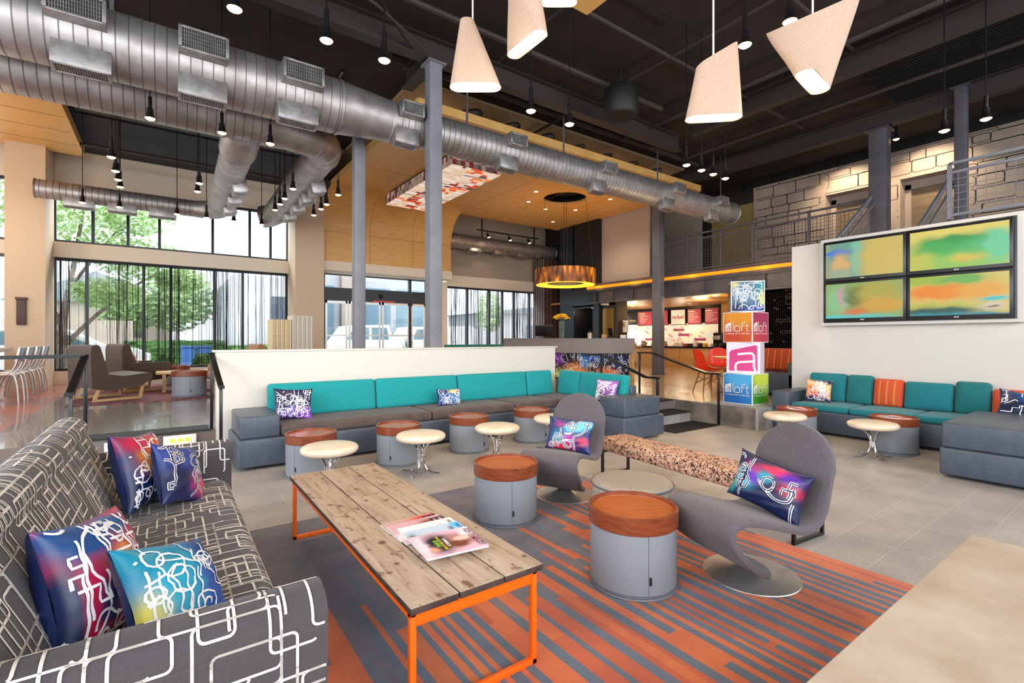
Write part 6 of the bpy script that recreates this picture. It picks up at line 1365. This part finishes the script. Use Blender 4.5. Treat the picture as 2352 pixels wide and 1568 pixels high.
# ================================================================== OUTSIDE
m = MB(); m.box(-30, 40, 15.3, 16.8, .1, .28); struct(m.build('floor', mat('pavement', '#c3c1bd', .9, c2='#b4b2ae', ns=6)))
struct(MB().box(-60, 80, 16.8, 120, -.1, .15).build('floor', 'asphalt'))
def hedge(x0, x1, y0, y1, z1, lab, seed=1):
    m = MB(); m.rbox(x0, x1, y0, y1, .15, z1, .15, n=14, seg=3); rr = random.Random(seed); m.v = [(x+rr.uniform(-.08, .08), y+rr.uniform(-.08, .08), z+rr.uniform(-.08, .08)) for x, y, z in m.v]; tag(m.build('hedge', 'hedge', ang=20), lab, 'hedge')
hedge(-1.5, 2.3, 27, 28, 1.2, 'long green hedge at the far side of the parking lot'); hedge(2.2, 4.6, 24.0, 24.6, 1.0, 'green hedge before the pale corrugated building', 3)
for k, x in enumerate((.0, .9, 1.75)): hedge(x-.22, x+.22, 16.2, 16.7, .85, ORD[k]+' low shrub from the left just outside the large window', k)
def tree(lab, base, trunks, blobs_, n, leaf=.09, seed=1, m_='leaf'):
    t = thing('tree', lab, 'tree', base); rr = random.Random(seed); m = MB()
    for pts, r in trunks: P_ = smooth([V(p)+V(base) for p in pts], 5); m.tube(P_, [r*(1-.75*i/(len(P_)-1)) for i in range(len(P_))], 9)
    m.build('trunk', 'bark', t); m = MB()
    for i in range(n):
        c, R = rr.choice(blobs_); d = V((rr.gauss(0, 1), rr.gauss(0, 1), rr.gauss(0, 1))).normalized()*rr.random()**.4; p = V(base)+V(c)+V((d.x*R[0], d.y*R[1], d.z*R[2])); a = V((rr.gauss(0, 1), rr.gauss(0, 1), rr.gauss(0, .5))).normalized(); b = a.orthogonal().normalized(); s_ = leaf*rr.uniform(.6, 1.4)
        m.add([p-a*s_, p+b*s_*.5, p+a*s_, p-b*s_*.5], [(0, 1, 2, 3)])
    m.build('foliage', m_, t)
tree('leafy green tree with forked trunk just outside the large left window', (-2.35, 18.0, .15), [([(0, 0, 0), (.05, 0, 1.6), (.25, 0, 3), (.5, .1, 5)], .13), ([(.02, 0, .9), (.8, 0, 1.9), (1.8, .1, 2.9), (2.6, .1, 3.4)], .07), ([(.05, 0, 1.5), (-.5, 0, 3), (-.8, 0, 5)], .08), ([(.2, 0, 2.6), (.9, 0, 3.8), (1.5, .2, 4.8)], .05)],
     [((.4, 0, 4.4), (1.5, 1.3, 1.1)), ((1.9, 0, 3.5), (1.3, 1, .6)), ((-.6, 0, 4.9), (1.2, 1, 1)), ((1.0, 0, 2.5), (.9, .8, .45)), ((2.8, 0, 3.0), (.7, .7, .35)), ((1.6, 0, 4.8), (1.1, .9, .6))], 7200, .085, 3)
tree('distant green tree behind the hedge, seen through the middle panes', (.5, 30.5, .1), [([(0, 0, 0), (0, 0, 2.5)], .15)], [((0, 0, 3.2), (1.7, 1.5, 1.6)), ((-2, 0, 2.6), (1.2, 1, 1.1))], 3600, .16, 5)
tree('young green tree seen through the right window near the desk', (13.6, 21, .1), [([(0, 0, 0), (0, 0, 2.2)], .06)], [((0, 0, 2.6), (.7, .7, 1.1))], 1800, .08, 6)
# buildings
def building(lab, x0, x1, y0, y1, z1, wall, parts=(), roof=None, ridge=0, ribs_=0):
    t = thing('building', lab, 'building', ((x0+x1)/2, y0, .1)); m = MB(); m.box(x0, x1, y0, y1, .1, z1)
    for k in range(ribs_): x = x0+(x1-x0)*(k+.5)/ribs_; m.box(x-.05, x+.05, y0-.03, y0, .1, z1); y = y0+(y1-y0)*(k+.5)/ribs_; m.box(x0-.03, x0, y-.05, y+.05, .1, z1)
    m.build('wall', mat('wall_paint', wall, .7), t)
    if roof:
        m = MB(); m.prism([(x0-.4, z1), ((x0+x1)/2, z1+ridge), (x1+.4, z1)], lambda a, b, c: V((a, c, b)), y0-.4, y1+.4); m.build('roof', mat('roof_cover', roof, .8), t)
    for (nm, a, b, c, d, col) in parts: MB().box(a, b, y0-.06, y0+.01, c, d).build(nm, mat(nm+'_paint', col, .4), t)
    return t
building('pale corrugated building right of the parking lot with a blue door', 2.45, 5.55, 24.8, 34, 4.2, '#cfd2d8', [('window', 4.0, 5.1, 1.3, 3.3, '#3a4a5c'), ('door', 5.15, 5.5, .1, 3.0, '#2c5fb8')], ribs_=16)
building('beige house with a gabled roof far across the parking lot', -6, .2, 33, 40, 3.2, '#e0d4c2', [('window', -2, -1, 1.4, 2.4, '#5a6a74')], '#a2acb8', 1.6)
building('white low building far away behind the middle panes', 3.5, 9, 44, 50, 3.0, '#eceae6', [('window', 4, 5.5, 1.2, 2.2, '#7a8894')], '#b0a8a0', .8)
building('building with wide windows across the street seen through the entrance doors', 5.65, 13.5, 27, 32, 5.5, '#c4cdd4', [('window', 5.8, 7.4, .6, 4.2, '#6f97ae'), ('window', 8.9, 10.6, .6, 4.2, '#6f97ae'), ('window', 11.0, 13.2, .6, 4.2, '#7fa6b8')])
tag(MB().box(7.7, 8.7, 26.5, 26.92, .1, 5.5).build('brick_pier', tile('red_brick', '#8a5348', '#744238', '#b8aea4', .3, .1, .8, .012, speck=False)), 'brick pier of the building across the street behind the entrance', 'brick pier')
building('pale shed with a dark roof seen through the right window', 16, 27, 25, 30, 2.9, '#dfe0e2', [('window', 19, 20.2, 1.3, 2.2, '#8a96a4')], '#a8acb2', .7)
m = MB()
for k in range(34): x = -6+k*.14; m.box(x, x+.12, 29.5, 29.53, .1, 2.2)
tag(m.build('wood_fence', mat('fence_wood', '#cdbfae', .8)), 'pale wooden fence behind the parked white car', 'fence')
m = MB(); m.tube([(4.95, 23.6, .1), (4.95, 23.6, 4.9)], .09, 10); m.lathe([(.09, 4.9), (.16, 4.95), (.28, 5.05), (.12, 5.2), (.001, 5.35)], (4.95, 23.6, 0), 16); tag(m.build('street_lamp', mat('grey_pole', '#6a7078', .5)), 'grey street lamp post before the corrugated building', 'street lamp')
for k, x in enumerate((.55, 1.15)): m = MB(); m.rbox(x, x+.5, 25.2, 25.8, .15, .95, .04); m.rbox(x-.02, x+.52, 25.15, 25.85, .95, 1.02, .02); tag(m.build('rubbish_bin', mat('blue_bin', '#2f5f9e', .5)), ['left', 'right'][k]+' blue rubbish bin at the end of the parking lot', 'bin')
def car(lab, x, y, L_, H_, prof_, glass_, col='carw', z=.15, flip=1, name='car'):
    t = thing(name, lab, name, (x, y, z)); W_ = 1.75; m = MB()
    m.prism([(a*L_*flip, b*H_) for a, b in prof_], lambda a, b, c: V((x+a, c, z+b)), y-W_/2, y+W_/2); m.build('body', col, t)
    for g in glass_:
        m = MB(); m.prism([(a*L_*flip, b*H_) for a, b in g], lambda a, b, c: V((x+a, c, z+b)), y-W_/2-.012, y+W_/2+.012); m.build('side_window', 'carglass', t)
    for a in (-.32, .32):
        for s_ in (-1, 1):
            m = MB(); yy = y+s_*(W_/2-.08); m.cyl((x+a*L_, yy-.11, z+.33), (x+a*L_, yy+.11, z+.33), .33, n=26); m.cyl((x+a*L_, yy-.12, z+.33), (x+a*L_, yy+.12, z+.33), .2, n=18, m=1); m.build('wheel', ['tyre', 'brushed'], t)
    m = MB(); m.rbox(x+flip*L_*.16, x+flip*L_*.2, y-W_/2-.16, y-W_/2, z+H_*.55, z+H_*.66, .03); m.build('side_mirror', col, t)
car('white car parked behind the tree, seen through the large left window', -2.6, 19.6, 4.4, 1.5, [(-.5, .2), (-.5, .55), (-.44, .7), (-.36, .95), (-.2, 1.0), (.05, .98), (.24, .66), (.42, .58), (.5, .45), (.5, .2)], [[(-.38, .68), (-.31, .92), (-.15, .95), (-.14, .68)], [(-.12, .68), (-.13, .95), (.03, .94), (.19, .67)]])
car('white pickup truck parked outside the sliding entrance doors', 7.6, 22.0, 5.4, 1.85, [(-.5, .2), (-.5, .5), (-.3, .57), (-.2, .95), (.12, .98), (.16, .6), (.5, .58), (.5, .2)], [[(-.24, .62), (-.17, .9), (-.05, .91), (-.05, .62)], [(-.03, .62), (-.03, .91), (.1, .91), (.12, .62)]], name='truck')
car('white van far down the street seen through the entrance', 12.2, 24.5, 4.6, 1.9, [(-.5, .2), (-.5, .5), (-.4, .95), (.4, 1.0), (.5, .9), (.5, .2)], [[(-.36, .6), (-.32, .88), (-.1, .88), (-.1, .6)]], name='van')
m = MB(); rr = random.Random(6)
for k in range(46):
    a = rr.uniform(0, 2*pi); q = rr.uniform(.15, .5); m.add([(6.9+.02*cos(a+1.5), 15.9+.02*sin(a+1.5), .7), (6.9+q*cos(a), 15.9+q*sin(a)*.5, 1.25+rr.random()*.25), (6.9-.02*cos(a+1.5), 15.9-.02*sin(a+1.5), .7)], [(0, 1, 2)])
t = thing('potted_plant', 'spiky plant in a pot outside the right side of the entrance', 'plant', (6.9, 15.9, .28)); m.build('leaves', 'green', t); MB().lathe([(.001, .28), (.2, .28), (.26, .7), (.22, .7), (.001, .66)], (6.9, 15.9, 0), 20).build('pot', 'steel', t)
